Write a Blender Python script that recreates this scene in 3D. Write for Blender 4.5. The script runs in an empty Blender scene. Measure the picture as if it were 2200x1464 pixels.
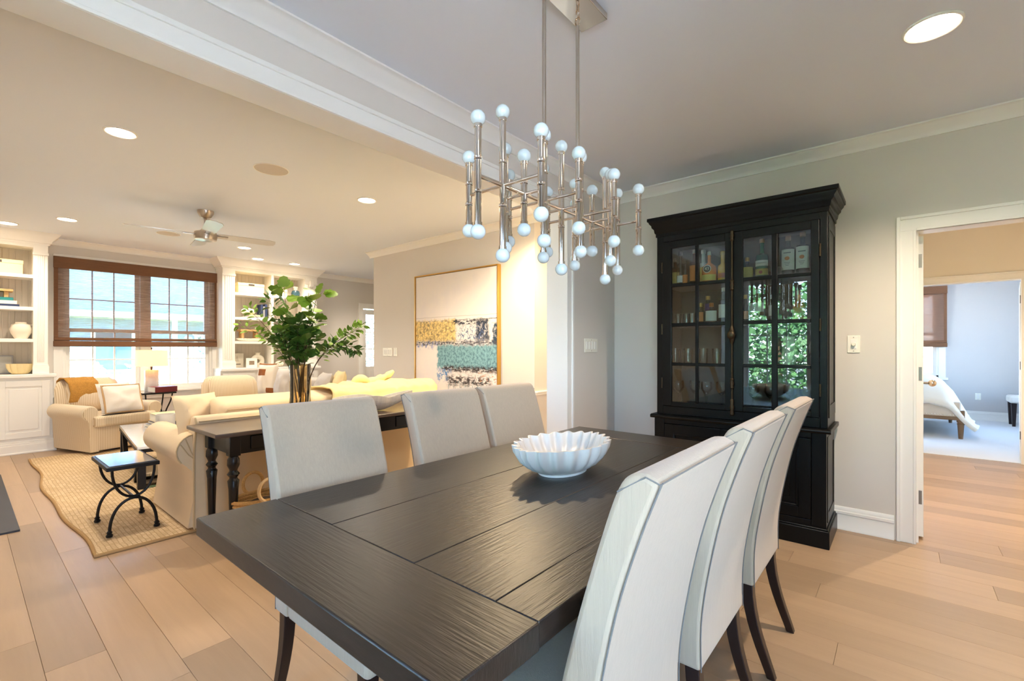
import bpy, bmesh, math, random
from mathutils import Vector, Matrix, noise as mnoise
random.seed(7)
S = bpy.context.scene
COL = S.collection
PI = math.pi

# ------------------------------------------------------------------ camera, world, sun, exposure
cd = bpy.data.cameras.new('camera')
cam = bpy.data.objects.new('camera', cd); COL.objects.link(cam)
cd.sensor_fit = 'HORIZONTAL'; cd.sensor_width = 36.0
cd.lens = 36.0 * 1001.0 / 2200.0
cd.shift_y = (732.0 - 750.0) / 2200.0 * -1.0
cd.clip_start = 0.05; cd.clip_end = 300
cam.location = (0, 0, 1.266)
cam.rotation_euler = (PI / 2, 0, math.radians(40))
S.camera = cam

w = bpy.data.worlds.new('sky'); S.world = w; w.use_nodes = True
wn = w.node_tree.nodes; wl = w.node_tree.links
wn.clear()
sky = wn.new('ShaderNodeTexSky'); sky.sky_type = 'HOSEK_WILKIE'
sky.turbidity = 3.2; sky.ground_albedo = 0.5
_el, _az = math.radians(50), math.radians(105)
sun_dir = Vector((math.cos(_el) * math.cos(_az), math.cos(_el) * math.sin(_az), math.sin(_el)))
sky.sun_direction = sun_dir
bg = wn.new('ShaderNodeBackground'); bg.inputs[1].default_value = 46.0
wo = wn.new('ShaderNodeOutputWorld')
wl.new(sky.outputs[0], bg.inputs[0]); wl.new(bg.outputs[0], wo.inputs[0])

sl = bpy.data.lights.new('sun', 'SUN'); sl.energy = 42.0; sl.angle = math.radians(1.0); sl.color = (1, .98, .95)
so = bpy.data.objects.new('sun', sl); COL.objects.link(so)
so.rotation_euler = sun_dir.to_track_quat('Z', 'Y').to_euler(); so.location = (-4, 20, 30)

def portal(name, loc, rot, sx, sy):
    l = bpy.data.lights.new(name, 'AREA'); l.shape = 'RECTANGLE'; l.size = sx; l.size_y = sy
    l.cycles.is_portal = True
    o = bpy.data.objects.new(name, l); COL.objects.link(o); o.location = loc; o.rotation_euler = rot
    return o
portal('living_window_portal', (-8.62, 1.75, 1.6), (0, -PI / 2, 0), 2.0, 1.9)
portal('dining_window_portal', (-1.62, -1.56, 1.5), (PI / 2, 0, 0), 1.1, 1.95)
portal('added_rear_window_portal', (.75, -1.56, 1.5), (PI / 2, 0, 0), 1.5, 1.95)
portal('added_right_window_portal', (2.16, -.1, 1.35), (0, PI / 2, 0), 2.1, 1.2)
portal('added_bedroom_right_portal', (3.16, 9.9, 1.5), (0, PI / 2, 0), 1.9, 2.0)
portal('added_bedroom_left_portal', (-2.16, 9.9, 1.5), (0, -PI / 2, 0), 1.9, 2.0)

def area(name, loc, rot, sx, sy, power, col):
    l = bpy.data.lights.new(name, 'AREA'); l.shape = 'RECTANGLE'; l.size = sx; l.size_y = sy
    l.energy = power; l.color = col
    o = bpy.data.objects.new(name, l); COL.objects.link(o); o.location = loc; o.rotation_euler = rot
    return o

S.view_settings.view_transform = 'Standard'; S.view_settings.look = 'None'
S.view_settings.gamma = 1.0; S.view_settings.use_curve_mapping = False
S.view_settings.exposure = 1.35
cy = S.cycles
cy.max_bounces = 9; cy.diffuse_bounces = 6; cy.glossy_bounces = 4; cy.transmission_bounces = 6
cy.transparent_max_bounces = 16; cy.sample_clamp_indirect = 6.0
cy.caustics_reflective = False; cy.caustics_refractive = False
cy.use_denoising = True
SPOT = .29

# ------------------------------------------------------------------ helpers
def lin(c):
    return tuple(((v / 255.0) / 12.92) if v / 255.0 <= .04045 else (((v / 255.0 + .055) / 1.055) ** 2.4) for v in c)

def mat(name, col, rough=.5, metal=0., grain=None, bump=None, sheen=0., coat=0., emit=None, emit_s=0., spec=.5, trans=0., ior=1.45, alpha=1., rand=0., stripes=None, sss=0.):
    """col sRGB 0-255; grain=(scale xyz, amount, detail); bump=(scale xyz, strength); rand = per object tone"""
    m = bpy.data.materials.new(name); m.use_nodes = True
    nt = m.node_tree; n = nt.nodes; L = nt.links
    b = n['Principled BSDF']
    c = lin(col)
    b.inputs['Base Color'].default_value = (*c, 1)
    b.inputs['Roughness'].default_value = rough; b.inputs['Metallic'].default_value = metal
    b.inputs['Specular IOR Level'].default_value = spec
    b.inputs['IOR'].default_value = ior
    if trans: b.inputs['Transmission Weight'].default_value = trans
    if sheen: b.inputs['Sheen Weight'].default_value = sheen
    if coat: b.inputs['Coat Weight'].default_value = coat; b.inputs['Coat Roughness'].default_value = .15
    if sss:
        b.inputs['Subsurface Weight'].default_value = sss; b.inputs['Subsurface Radius'].default_value = (.02, .02, .02)
    if emit: b.inputs['Emission Color'].default_value = (*lin(emit), 1); b.inputs['Emission Strength'].default_value = emit_s
    tc = n.new('ShaderNodeTexCoord')
    cur = None
    def mapped(sc, off=True):
        mp = n.new('ShaderNodeMapping'); mp.inputs['Scale'].default_value = sc
        L.new(tc.outputs['Object'], mp.inputs['Vector'])
        if rand and off:
            oi = n.new('ShaderNodeObjectInfo'); ml = n.new('ShaderNodeMath'); ml.operation = 'MULTIPLY'; ml.inputs[1].default_value = 50
            L.new(oi.outputs['Random'], ml.inputs[0]); cx = n.new('ShaderNodeCombineXYZ')
            for k in range(3): L.new(ml.outputs[0], cx.inputs[k])
            L.new(cx.outputs[0], mp.inputs['Location'])
        return mp
    def mult(prev, facsock, amt):
        mr = n.new('ShaderNodeMapRange'); mr.inputs['To Min'].default_value = 1 - amt; mr.inputs['To Max'].default_value = 1 + amt * .6
        L.new(facsock, mr.inputs['Value'])
        mx = n.new('ShaderNodeMix'); mx.data_type = 'RGBA'; mx.blend_type = 'MULTIPLY'; mx.inputs['Factor'].default_value = 1
        if prev is None: mx.inputs['A'].default_value = (*c, 1)
        else: L.new(prev, mx.inputs['A'])
        L.new(mr.outputs[0], mx.inputs['B'])
        return mx.outputs['Result']
    if grain:
        nz = n.new('ShaderNodeTexNoise'); nz.inputs['Scale'].default_value = 1; nz.inputs['Detail'].default_value = grain[2] if len(grain) > 2 else 4
        nz.inputs['Roughness'].default_value = .65
        if len(grain) > 3: nz.inputs['Distortion'].default_value = grain[3]
        L.new(mapped(grain[0]).outputs[0], nz.inputs['Vector'])
        cur = mult(cur, nz.outputs['Fac'], grain[1])
    if rand:
        oi = n.new('ShaderNodeObjectInfo'); cur = mult(cur, oi.outputs['Random'], rand)
    if stripes:
        axis, per, scol, duty = stripes
        sx = n.new('ShaderNodeSeparateXYZ'); L.new(tc.outputs['Object'], sx.inputs[0])
        ad = n.new('ShaderNodeMath'); ad.operation = 'MULTIPLY'; ad.inputs[1].default_value = 1 / per; L.new(sx.outputs[axis], ad.inputs[0])
        fr = n.new('ShaderNodeMath'); fr.operation = 'FRACT'; L.new(ad.outputs[0], fr.inputs[0])
        lt = n.new('ShaderNodeMath'); lt.operation = 'LESS_THAN'; lt.inputs[1].default_value = duty; L.new(fr.outputs[0], lt.inputs[0])
        mx = n.new('ShaderNodeMix'); mx.data_type = 'RGBA'; L.new(lt.outputs[0], mx.inputs['Factor'])
        if cur is None: mx.inputs['A'].default_value = (*c, 1)
        else: L.new(cur, mx.inputs['A'])
        mx.inputs['B'].default_value = (*lin(scol), 1); cur = mx.outputs['Result']
    if cur is not None: L.new(cur, b.inputs['Base Color'])
    if bump:
        nz = n.new('ShaderNodeTexNoise'); nz.inputs['Scale'].default_value = 1; nz.inputs['Detail'].default_value = 3
        L.new(mapped(bump[0]).outputs[0], nz.inputs['Vector'])
        bp = n.new('ShaderNodeBump'); bp.inputs['Strength'].default_value = bump[1]; bp.inputs['Distance'].default_value = .004
        L.new(nz.outputs['Fac'], bp.inputs['Height']); L.new(bp.outputs[0], b.inputs['Normal'])
    return m

def glassmat(name, tint=(255, 255, 255), refl=1.0, rough=0.0):
    m = bpy.data.materials.new(name); m.use_nodes = True
    nt = m.node_tree; n = nt.nodes; L = nt.links; n.clear()
    t = n.new('ShaderNodeBsdfTransparent'); t.inputs[0].default_value = (*lin(tint), 1)
    g = n.new('ShaderNodeBsdfGlossy'); g.inputs['Roughness'].default_value = rough
    f = n.new('ShaderNodeFresnel'); f.inputs[0].default_value = 1.5
    ml = n.new('ShaderNodeMath'); ml.operation = 'MULTIPLY'; ml.inputs[1].default_value = refl; ml.use_clamp = True
    mx = n.new('ShaderNodeMixShader'); o = n.new('ShaderNodeOutputMaterial')
    L.new(f.outputs[0], ml.inputs[0]); L.new(ml.outputs[0], mx.inputs[0]); L.new(t.outputs[0], mx.inputs[1]); L.new(g.outputs[0], mx.inputs[2])
    L.new(mx.outputs[0], o.inputs[0])
    return m

class G:
    def __init__(s): s.v = []; s.f = []
    def add(s, vs, fs):
        o = len(s.v); s.v += [tuple(p) for p in vs]; s.f += [tuple(i + o for i in f) for f in fs]; return s
    def box(s, x0, x1, y0, y1, z0, z1):
        return s.add([(x, y, z) for z in (z0, z1) for y in (y0, y1) for x in (x0, x1)],
                     [(0, 2, 3, 1), (4, 5, 7, 6), (0, 1, 5, 4), (2, 6, 7, 3), (0, 4, 6, 2), (1, 3, 7, 5)])
    def prism(s, poly, ax, a, b):
        k = len(poly)
        def P(p, t):
            return (t, p[0], p[1]) if ax == 'x' else (p[0], t, p[1]) if ax == 'y' else (p[0], p[1], t)
        return s.add([P(p, a) for p in poly] + [P(p, b) for p in poly],
                     [tuple(range(k)), tuple(range(2 * k - 1, k - 1, -1))] + [(i, (i + 1) % k, k + (i + 1) % k, k + i) for i in range(k)])
    def loft(s, rings, cap=True, closed=True):
        k = len(rings[0]); vs = [p for r in rings for p in r]; fs = []
        for j in range(len(rings) - 1):
            for i in range(k if closed else k - 1):
                a = j * k + i; b = j * k + (i + 1) % k
                fs.append((a, b, b + k, a + k))
        if cap:
            fs.append(tuple(range(k))); fs.append(tuple(range(len(vs) - 1, len(vs) - k - 1, -1)))
        return s.add(vs, fs)
    def lathe(s, prof, n=20, c=(0, 0, 0), sx=1, sy=1):
        rings = [[(c[0] + max(r, 1e-5) * sx * math.cos(2 * PI * i / n), c[1] + max(r, 1e-5) * sy * math.sin(2 * PI * i / n), c[2] + z) for i in range(n)] for r, z in prof]
        return s.loft(rings, cap=True)
    def tube(s, pts, r, n=8, closed=False):
        pts = [Vector(p) for p in pts]; m = len(pts); rings = []; up = None
        for i, p in enumerate(pts):
            if closed: t = pts[(i + 1) % m] - pts[i - 1]
            else: t = pts[min(i + 1, m - 1)] - pts[max(i - 1, 0)]
            t.normalize()
            if up is None:
                up = Vector((0, 0, 1)) if abs(t.z) < .9 else Vector((1, 0, 0))
            u = (up - t * up.dot(t)).normalized(); up = u; q = t.cross(u)
            rr = r[i] if isinstance(r, (list, tuple)) else r
            rings.append([p + (u * math.cos(2 * PI * k / n) + q * math.sin(2 * PI * k / n)) * rr for k in range(n)])
        if closed: rings.append(rings[0])
        return s.loft(rings, cap=not closed)
    def cyl(s, a, b, r, r2=None, n=14):
        return s.tube([a, b], [r, r if r2 is None else r2], n)
    def ell(s, c, rx, ry, rz, n=16, m=10):
        return s.lathe([(math.sin(PI * j / m), -rz * math.cos(PI * j / m)) for j in range(m + 1)], n, c, rx, ry)
    def grid(s, f, nu, nv):
        return s.add([f(i / nu, j / nv) for j in range(nv + 1) for i in range(nu + 1)],
                     [(j * (nu + 1) + i, j * (nu + 1) + i + 1, (j + 1) * (nu + 1) + i + 1, (j + 1) * (nu + 1) + i) for j in range(nv) for i in range(nu)])
    def pillow(s, w, h, t, seed=0, n=14, wr=.012, p=2.6, ur=(0, 1), vr=(0, 1), off=0, sides=(1, -1)):
        """knife-edge pillow in the x(w) z(h) plane, thickness along y"""
        for sg in sides:
            def f(u, v):
                a = 2 * (ur[0] + (ur[1] - ur[0]) * u) - 1; b = 2 * (vr[0] + (vr[1] - vr[0]) * v) - 1
                e = (max(0, 1 - abs(a) ** p) ** .55) * (max(0, 1 - abs(b) ** p) ** .55)
                q = 1 - .05 * (1 - abs(a) ** 2) * abs(b) - 0
                k = 1 - .05 * (1 - abs(b) ** 2) * abs(a)
                d = mnoise.noise(Vector((a * 2 + seed, b * 2, sg * 3 + seed))) * wr * 3 * e
                return (a * w / 2 * k, sg * (t / 2 * e + off) + d, b * h / 2 * q)
            s.grid(f, n, n)
        return s
    def xf(s, M):
        s.v = [tuple(M @ Vector(p)) for p in s.v]; return s

def ob(name, g, m, par=None, bev=0, seg=2, sub=0, ang=40, loc=None, rot=None, smooth=True):
    me = bpy.data.meshes.new(name)
    if isinstance(g, G):
        me.from_pydata(g.v, [], g.f); me.update()
        bm = bmesh.new(); bm.from_mesh(me)
        bmesh.ops.remove_doubles(bm, verts=bm.verts, dist=2e-5)
        bmesh.ops.dissolve_degenerate(bm, dist=1e-6, edges=bm.edges)
        bmesh.ops.recalc_face_normals(bm, faces=bm.faces)
        bm.to_mesh(me); bm.free()
    else: me = g
    if smooth:
        me.polygons.foreach_set('use_smooth', [True] * len(me.polygons))
        me.set_sharp_from_angle(angle=math.radians(ang))
    if m: me.materials.append(m)
    o = bpy.data.objects.new(name, me); COL.objects.link(o)
    if par is not None: o.parent = par
    if loc: o.location = loc
    if rot: o.rotation_euler = rot
    if bev:
        b = o.modifiers.new('bevel', 'BEVEL'); b.width = bev; b.segments = seg; b.limit_method = 'ANGLE'; b.angle_limit = math.radians(35)
        b.harden_normals = False
    if sub:
        d = o.modifiers.new('sub', 'SUBSURF'); d.levels = sub; d.render_levels = sub
    return o

def tag(o, label, cat, group=None, kind=None):
    o['label'] = label; o['category'] = cat
    if group: o['group'] = group
    if kind: o['kind'] = kind
    return o
def thing(name, label, cat, loc=(0, 0, 0), rz=0, group=None):
    o = bpy.data.objects.new(name, None); COL.objects.link(o); o.empty_display_size = .05
    o.location = loc; o.rotation_euler = (0, 0, rz)
    return tag(o, label, cat, group)
def struct(name, g, m, bev=0, label=None, par=None):
    o = ob(name, g, m, par, bev=bev)
    if par is None: o['kind'] = 'structure'
    if label: o['label'] = label; 
    return o
def sroot(name, label=None):
    o = bpy.data.objects.new(name, None); COL.objects.link(o); o['kind'] = 'structure'; o.empty_display_size = .05
    if label: o['label'] = label
    return o
def dup(root, loc=None, rz=None, label=None):
    c = root.copy(); COL.objects.link(c)
    if loc is not None: c.location = loc
    if rz is not None: c.rotation_euler = (0, 0, rz)
    if label: c['label'] = label
    for ch in list(root.children):
        d = ch.copy(); COL.objects.link(d); d.parent = c
        for gch in list(ch.children):
            e = gch.copy(); COL.objects.link(e); e.parent = d
    return c
def GB(*a): return G().box(*a)

# ------------------------------------------------------------------ materials
M = {}
M['wall'] = mat('wall_paint', (220, 214, 206), .85, bump=((60, 60, 60), .02))
M['ceil'] = mat('ceiling_paint', (230, 236, 246), .9)
M['trim'] = mat('trim_paint', (243, 241, 236), .38)
M['wallblue'] = mat('bedroom_paint', (202, 199, 197), .85)
M['hallwall'] = mat('hall_paint', (238, 230, 214), .85)
M['oak'] = mat('oak_board', (182, 154, 124), .38, grain=((1.3, 16, 1), .17, 5, .6), rand=.2, bump=((3, 60, 1), .06))
M['oakbase'] = mat('oak_subfloor', (120, 95, 70), .7)
M['carpet'] = mat('pale_carpet', (226, 226, 226), .98, bump=((300, 300, 300), .6))
M['slate'] = mat('hearth_slate', (48, 50, 56), .45, grain=((5, 5, 5), .2))
M['linen'] = mat('linen_upholstery', (182, 164, 142), .92, grain=((160, 160, 9), .13, 3), bump=((350, 350, 30), .18), sheen=.25)
M['linenseam'] = mat('seam_welt', (118, 114, 110), .9)
M['espresso'] = mat('espresso_wood', (38, 22, 18), .32, grain=((30, 30, 3), .3))
M['tablewood'] = mat('black_brown_wood_long', (40, 31, 25), .36, grain=((60, 5, 20), 1.0, 9, 1.0), rand=.25, bump=((150, 9, 40), .25), spec=.6)
M['tablewood_x'] = mat('black_brown_wood_cross', (42, 33, 27), .36, grain=((5, 60, 20), 1.0, 9, 1.0), rand=.18, bump=((9, 150, 40), .25), spec=.6)
M['tableedge'] = mat('table_underside', (34, 26, 23), .5, grain=((8, 8, 30), .4))
M['blackwood'] = mat('black_oak', (6, 8, 9), .34, spec=.28, grain=((14, 14, 2.5), .55, 6, .5), bump=((45, 45, 4), .3))
M['blackin'] = mat('black_interior', (74, 70, 64), .6)
M['blacklac'] = mat('black_lacquer', (20, 19, 20), .25, grain=((20, 20, 4), .25))
M['brassold'] = mat('aged_brass', (70, 60, 46), .42, .8, grain=((30, 30, 30), .5))
M['nickel'] = mat('polished_nickel', (222, 212, 200), .09, 1.0)
M['brushed'] = mat('brushed_nickel', (190, 180, 168), .3, 1.0)
M['opal'] = mat('opal_bulb_glass', (206, 216, 220), .06, coat=.6)
M['marble'] = mat('white_marble', (216, 210, 202), .32, grain=((6, 6, 6), .07, 6, 1.2))
M['marbleg'] = mat('grey_marble', (214, 208, 204), .35, grain=((10, 10, 10), .22, 6, 1.5))
M['cream'] = mat('cream_slipcover', (224, 202, 166), .92, bump=((7, 7, 7), .35), sheen=.2)
M['creamwelt'] = mat('cream_welt', (196, 172, 134), .9)
M['ticking'] = mat('ticking_stripe', (228, 211, 182), .92, stripes=(1, .020, (200, 176, 140), .3), sheen=.2)
M['tickingx'] = mat('ticking_stripe_side', (224, 209, 182), .92, stripes=(0, .020, (204, 182, 148), .28), sheen=.2)
M['white_c'] = mat('white_cotton', (236, 228, 216), .95, bump=((9, 9, 9), .3))
M['tan_c'] = mat('tan_cotton', (196, 160, 116), .95)
M['grey_c'] = mat('grey_cotton', (196, 190, 184), .95, bump=((8, 8, 8), .3))
M['must'] = mat('mustard_knit', (190, 138, 62), .95, grain=((70, 70, 70), .5), bump=((80, 80, 80), .9))
M['yel'] = mat('yellow_throw', (232, 212, 152), .95, bump=((10, 10, 10), .5))
M['iron'] = mat('black_iron', (24, 22, 22), .4, .4)
M['slatetop'] = mat('grey_slate_top', (108, 112, 116), .12, grain=((5, 12, 5), .45, 6, 1.0), coat=.4)
M['glass'] = glassmat('clear_glass')
M['pane'] = glassmat('window_pane')
M['cabpane'] = glassmat('cabinet_pane', (245, 250, 248), 1.7)
M['tinted'] = glassmat('table_glass', (190, 225, 222), 1.6)
M['vaseglass'] = glassmat('amber_glass', (246, 236, 212), 1.5)
M['bookwhite'] = mat('shelf_paint', (246, 243, 236), .42)
M['beadboard'] = mat('greige_beadboard', (206, 196, 180), .7)
M['box'] = mat('linen_box', (234, 214, 164), .9, bump=((90, 90, 90), .2))
M['dark'] = mat('dark_label', (70, 62, 54), .6)
M['wood'] = mat('light_wood', (214, 172, 116), .6, grain=((20, 3, 3), .3))
M['teal'] = mat('teal_cloth', (44, 138, 138), .7)
M['white'] = mat('plain_white', (240, 238, 232), .5)
M['navy'] = mat('navy_cover', (44, 58, 92), .6)
M['red'] = mat('oxblood_leather', (104, 28, 32), .5)
M['page'] = mat('page_edges', (232, 224, 206), .9)
M['grey'] = mat('grey_cover', (150, 150, 152), .6)
M['ceramic'] = mat('white_ceramic', (238, 230, 212), .4)
M['cteal'] = mat('teal_glaze', (58, 92, 104), .2, grain=((9, 9, 9), .5, 6, 1), coat=.5)
M['coral'] = mat('coral', (206, 92, 66), .5)
M['shade'] = mat('linen_lampshade', (238, 214, 170), .9, emit=(255, 206, 130), emit_s=.55)
M['weave'] = mat('wicker', (206, 162, 100), .8, grain=((90, 90, 90), .5), bump=((90, 90, 120), .9))
M['jute'] = mat('jute_weave', (206, 178, 134), .97, grain=((60, 60, 60), .45), bump=((80, 80, 80), 1.0))
M['jutedk'] = mat('jute_edge', (178, 144, 98), .97, bump=((90, 90, 90), .8))
M['bamboo'] = mat('woven_wood', (116, 80, 54), .75, grain=((6, 6, 160), .5, 4), bump=((4, 4, 300), .4))
M['leaf'] = mat('leaf_green', (134, 168, 62), .45, rand=.4, spec=.4)
M['leafd'] = mat('leaf_dark', (84, 124, 46), .45, rand=.4, spec=.4)
M['twig'] = mat('twig_bark', (84, 62, 40), .8)
M['gold'] = mat('gold_frame', (206, 160, 82), .32, .75)
M['emitw'] = mat('lamp_lens', (255, 246, 230), .5, emit=(255, 232, 196), emit_s=14)
M['speaker'] = mat('speaker_grille', (206, 198, 188), .8)
M['plate'] = mat('switch_plastic', (244, 241, 228), .35)
M['hinge'] = mat('steel_hinge', (140, 130, 118), .35, .8)
M['duvet'] = mat('cream_duvet', (244, 236, 220), .95, bump=((5, 5, 5), .5))
M['bedlinen'] = mat('bed_upholstery', (214, 200, 182), .9)
M['bedwood'] = mat('weathered_wood', (126, 98, 70), .6, grain=((3, 20, 20), .3))
M['nail'] = mat('nailhead', (230, 222, 210), .25, .9)
M['greywood'] = mat('whitewashed_wood', (206, 202, 196), .7, grain=((4, 40, 4), .3), bump=((50, 8, 50), .5))
M['wax'] = mat('candle_wax', (246, 238, 222), .5, sss=.3)
# ------------------------------------------------------------------ structure: floor
CZ = 2.70
XW = -8.5                      # window wall plane
fl = struct('floor', GB(-8.9, 2.2, -1.6, 7.56, -.2, -.012), M['oakbase'])
rr = random.Random(3)
def boards(x0, x1, y0, y1):
    k0 = math.floor((y0 - .22) / .185); y = .22 + k0 * .185
    while y < y1 - .02:
        a = max(y, y0); b = min(y + .185, y1); x = x0; first = True
        while x < x1 - .01:
            ln = rr.uniform(1.25, 2.3) * (rr.uniform(.3, 1) if first else 1); e = min(x + ln, x1)
            if x1 - e < .35: e = x1
            g = G(); t = .0003; d = -.0016
            g.add([(x + t, a + t, d), (e - t, a + t, d), (e - t, b - t, d), (x + t, b - t, d),
                   (x + .0012, a + .0012, 0), (e - .0012, a + .0012, 0), (e - .0012, b - .0012, 0), (x + .0012, b - .0012, 0),
                   (x + t, a + t, -.012), (e - t, a + t, -.012), (e - t, b - t, -.012), (x + t, b - t, -.012)],
                  [(4, 5, 6, 7)] + [(i, (i + 1) % 4, 4 + (i + 1) % 4, 4 + i) for i in range(4)] + [(8 + i, 8 + (i + 1) % 4, (i + 1) % 4, i) for i in range(4)])
            ob('floor_board', g, M['oak'], fl, smooth=False)
            x = e; first = False
        y += .185
boards(-8.5, 2.0, -.6, 4.0)
boards(-.05, 1.6, 4.0, 7.55)
boards(-8.5, -6.0, 4.0, 5.2)
struct('floor_carpet', GB(-2.2, 3.2, 7.55, 11.75, -.2, .004), M['carpet'], label='pale carpet of the bedroom')

# ------------------------------------------------------------------ ceilings
struct('ceiling', GB(-8.9, 2.2, -1.6, 7.56, CZ, CZ + .3), M['ceil'])
struct('ceiling_bedroom', GB(-2.4, 3.4, 7.56, 11.9, CZ, CZ + .3), M['ceil'])

# ------------------------------------------------------------------ walls
D0, D1, DH = .066, 1.02, 2.03      # doorway in the cabinet wall
wl_ = struct('wall_cabinet_side', GB(-2.25, D0 - .02, 4.0, 4.12, 0, CZ).box(D1 + .02, 2.2, 4.0, 4.12, 0, CZ).box(D0 - .02, D1 + .02, 4.0, 4.12, DH + .02, CZ), M['wall'])
struct('wall_painting_side', GB(-6.05, -3.04, 4.0, 4.14, 0, CZ), M['wall'])
g = GB(-3.04, -2.17, 4.42, 4.52, 0, CZ).box(-3.14, -3.04, 4.14, 4.52, 0, CZ).box(-2.27, -2.17, 4.12, 4.42, 0, CZ)
struct('wall_alcove', g, M['wall'])
struct('trim_1', GB(-3.04, -3.02, 4.0, 4.42, .765, .79).box(-3.04, -3.005, 4.0, 4.42, .79, .806), M['trim'], .004, label='white chair rail in the alcove')
# partition: stub at the cabinet wall, header over the opening, stub behind the camera
OY0, OY1, OZ = -.25, 3.155, 2.385
struct('wall_partition', GB(-2.25, -2.09, OY1 + .012, 4.0, 0, CZ).box(-2.25, -2.09, -1.5, OY0, 0, CZ).box(-2.25, -2.09, OY0, OY1 + .012, OZ + .012, CZ), M['wall'])
# jamb and casing of the wide opening
g = GB(-2.262, -2.078, OY1, OY1 + .014, 0, OZ).box(-2.262, -2.078, OY0 - .0, OY1, OZ, OZ + .014)
struct('trim_2', g, M['trim'], label='white jamb lining of the wide opening')
g = G()
for x0, x1 in ((-2.09, -2.07), (-2.27, -2.25)):
    o = 1 if x0 > -2.1 else -1; xa = x0 if o > 0 else x1
    def bx(t, y0, y1, z0, z1): g.box(min(xa, xa + o * t), max(xa, xa + o * t), y0, y1, z0, z1)
    bx(.016, OY0, OY1 + .09, OZ + .004, OZ + .085); bx(.026, OY0, OY1 + .10, OZ + .078, OZ + .1); bx(.022, OY0, OY1, OZ + .001, OZ + .016)
    bx(.0155, OY1 + .004, OY1 + .085, 0, OZ + .004); bx(.0255, OY1 + .078, OY1 + .1, 0, OZ + .0775); bx(.022, OY1 + .001, OY1 + .016, 0, OZ)
struct('trim_3', g, M['trim'], .003, label='white casing round the wide opening')
struct('wall_behind_camera', GB(-2.25, -2.17, -1.5, -1.4, 0, CZ).box(-1.07, .0, -1.5, -1.4, 0, CZ).box(1.5, 2.2, -1.5, -1.4, 0, CZ)
       .box(-2.17, 1.5, -1.5, -1.4, 0, .55).box(-2.17, 1.5, -1.5, -1.4, 2.42, CZ), M['wall'])
struct('wall_right', GB(2.0, 2.12, -1.5, -.7, 0, CZ).box(2.0, 2.12, .5, 4.0, 0, CZ).box(2.0, 2.12, -.7, .5, 0, .3).box(2.0, 2.12, -.7, .5, 2.4, CZ), M['wall'])
struct('wall_fireplace_side', GB(-8.6, -2.25, -.35, -.25, 0, CZ), M['wall'])
# window wall (living room), window opening y .86..2.62, z .66..2.42 ; glazed door y 5.3..6.2
WY0, WY1, WZ0, WZ1 = .90, 2.63, .66, 2.42
g = GB(XW - .14, XW, -.35, WY0, 0, CZ).box(XW - .14, XW, WY1, 5.36, 0, CZ).box(XW - .14, XW, WY0, WY1, 0, WZ0).box(XW - .14, XW, WY0, WY1, WZ1, CZ)
g.box(XW - .14, XW, 6.22, 7.4, 0, CZ).box(XW - .14, XW, 5.36, 6.22, 2.1, CZ)
struct('wall_window_side', g, M['wall'])
struct('wall_far_passage', GB(-8.6, -5.9, 7.3, 7.4, 0, CZ).box(-6.05, -5.93, 4.14, 7.3, 0, CZ), M['wall'])
# passage behind the doorway
g = GB(-.35, -.23, 4.12, 7.5, 0, CZ).box(1.7, 1.82, 4.12, 7.5, 0, CZ)
B0, B1, BH = .05, 1.0, 2.03
g.box(-.35, B0, 7.5, 7.6, 0, CZ).box(B1 + .02, 1.82, 7.5, 7.6, 0, CZ).box(B0, B1 + .02, 7.5, 7.6, BH, CZ)
struct('wall_passage', g, M['hallwall'])
g = GB(-2.3, -2.2, 7.6, 8.95, 0, CZ).box(-2.3, -2.2, 10.85, 11.8, 0, CZ).box(-2.3, -2.2, 8.95, 10.85, 0, .6).box(-2.3, -2.2, 8.95, 10.85, 2.4, CZ)
g.box(3.0, 3.1, 7.6, 8.95, 0, CZ).box(3.0, 3.1, 10.85, 11.8, 0, CZ).box(3.0, 3.1, 8.95, 10.85, 0, .6).box(3.0, 3.1, 8.95, 10.85, 2.4, CZ).box(-2.2, -.35, 7.5, 7.6, 0, CZ).box(1.82, 3.1, 7.5, 7.6, 0, CZ)
g.box(-2.2, -.33, 11.65, 11.75, 0, CZ).box(.5, 3.1, 11.65, 11.75, 0, CZ).box(-.33, .5, 11.65, 11.75, 0, .75).box(-.33, .5, 11.65, 11.75, 2.32, CZ)
struct('wall_bedroom', g, M['wallblue'])

# ------------------------------------------------------------------ mouldings
def crown(name, p0, p1, n, m=None, h=.075, d=.09, label=None):
    """p0->p1 along the wall, n = unit normal into the room"""
    prof = [(0, -h), (.010, -h), (.014, -h + .012), (d * .3, -h * .62), (d * .72, -h * .24), (d * .80, -.012), (d, -.010), (d, 0), (0, 0)]
    r0 = [(p0[0] + n[0] * o, p0[1] + n[1] * o, CZ + z) for o, z in prof]; r1 = [(p1[0] + n[0] * o, p1[1] + n[1] * o, CZ + z) for o, z in prof]
    return struct(name, G().loft([r0, r1]), m or M['trim'], label=label)
crown('trim_4', (-2.09, 4.0), (2.0, 4.0), (0, -1), label='crown moulding above the black cabinet')
crown('trim_5', (-2.09, -1.4), (-2.09, 4.0), (1, 0), label='crown moulding above the wide opening')
crown('trim_6', (-6.14, 4.0), (-2.25, 4.0), (0, -1), label='crown moulding above the painting')
crown('trim_7', (XW, -.25), (XW, 7.3), (1, 0), label='crown moulding on the window wall')
def base(name, p0, p1, n, par=None):
    prof = [(0, 0), (.020, 0), (.020, .012), (.014, .022), (.014, .108), (.018, .112), (.018, .128), (.012, .132), (.012, .148), (.006, .160), (0, .160)]
    r0 = [(p0[0] + n[0] * o, p0[1] + n[1] * o, z) for o, z in prof]; r1 = [(p1[0] + n[0] * o, p1[1] + n[1] * o, z) for o, z in prof]
    return struct(name, G().loft([r0, r1]), M['trim'])
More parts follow.
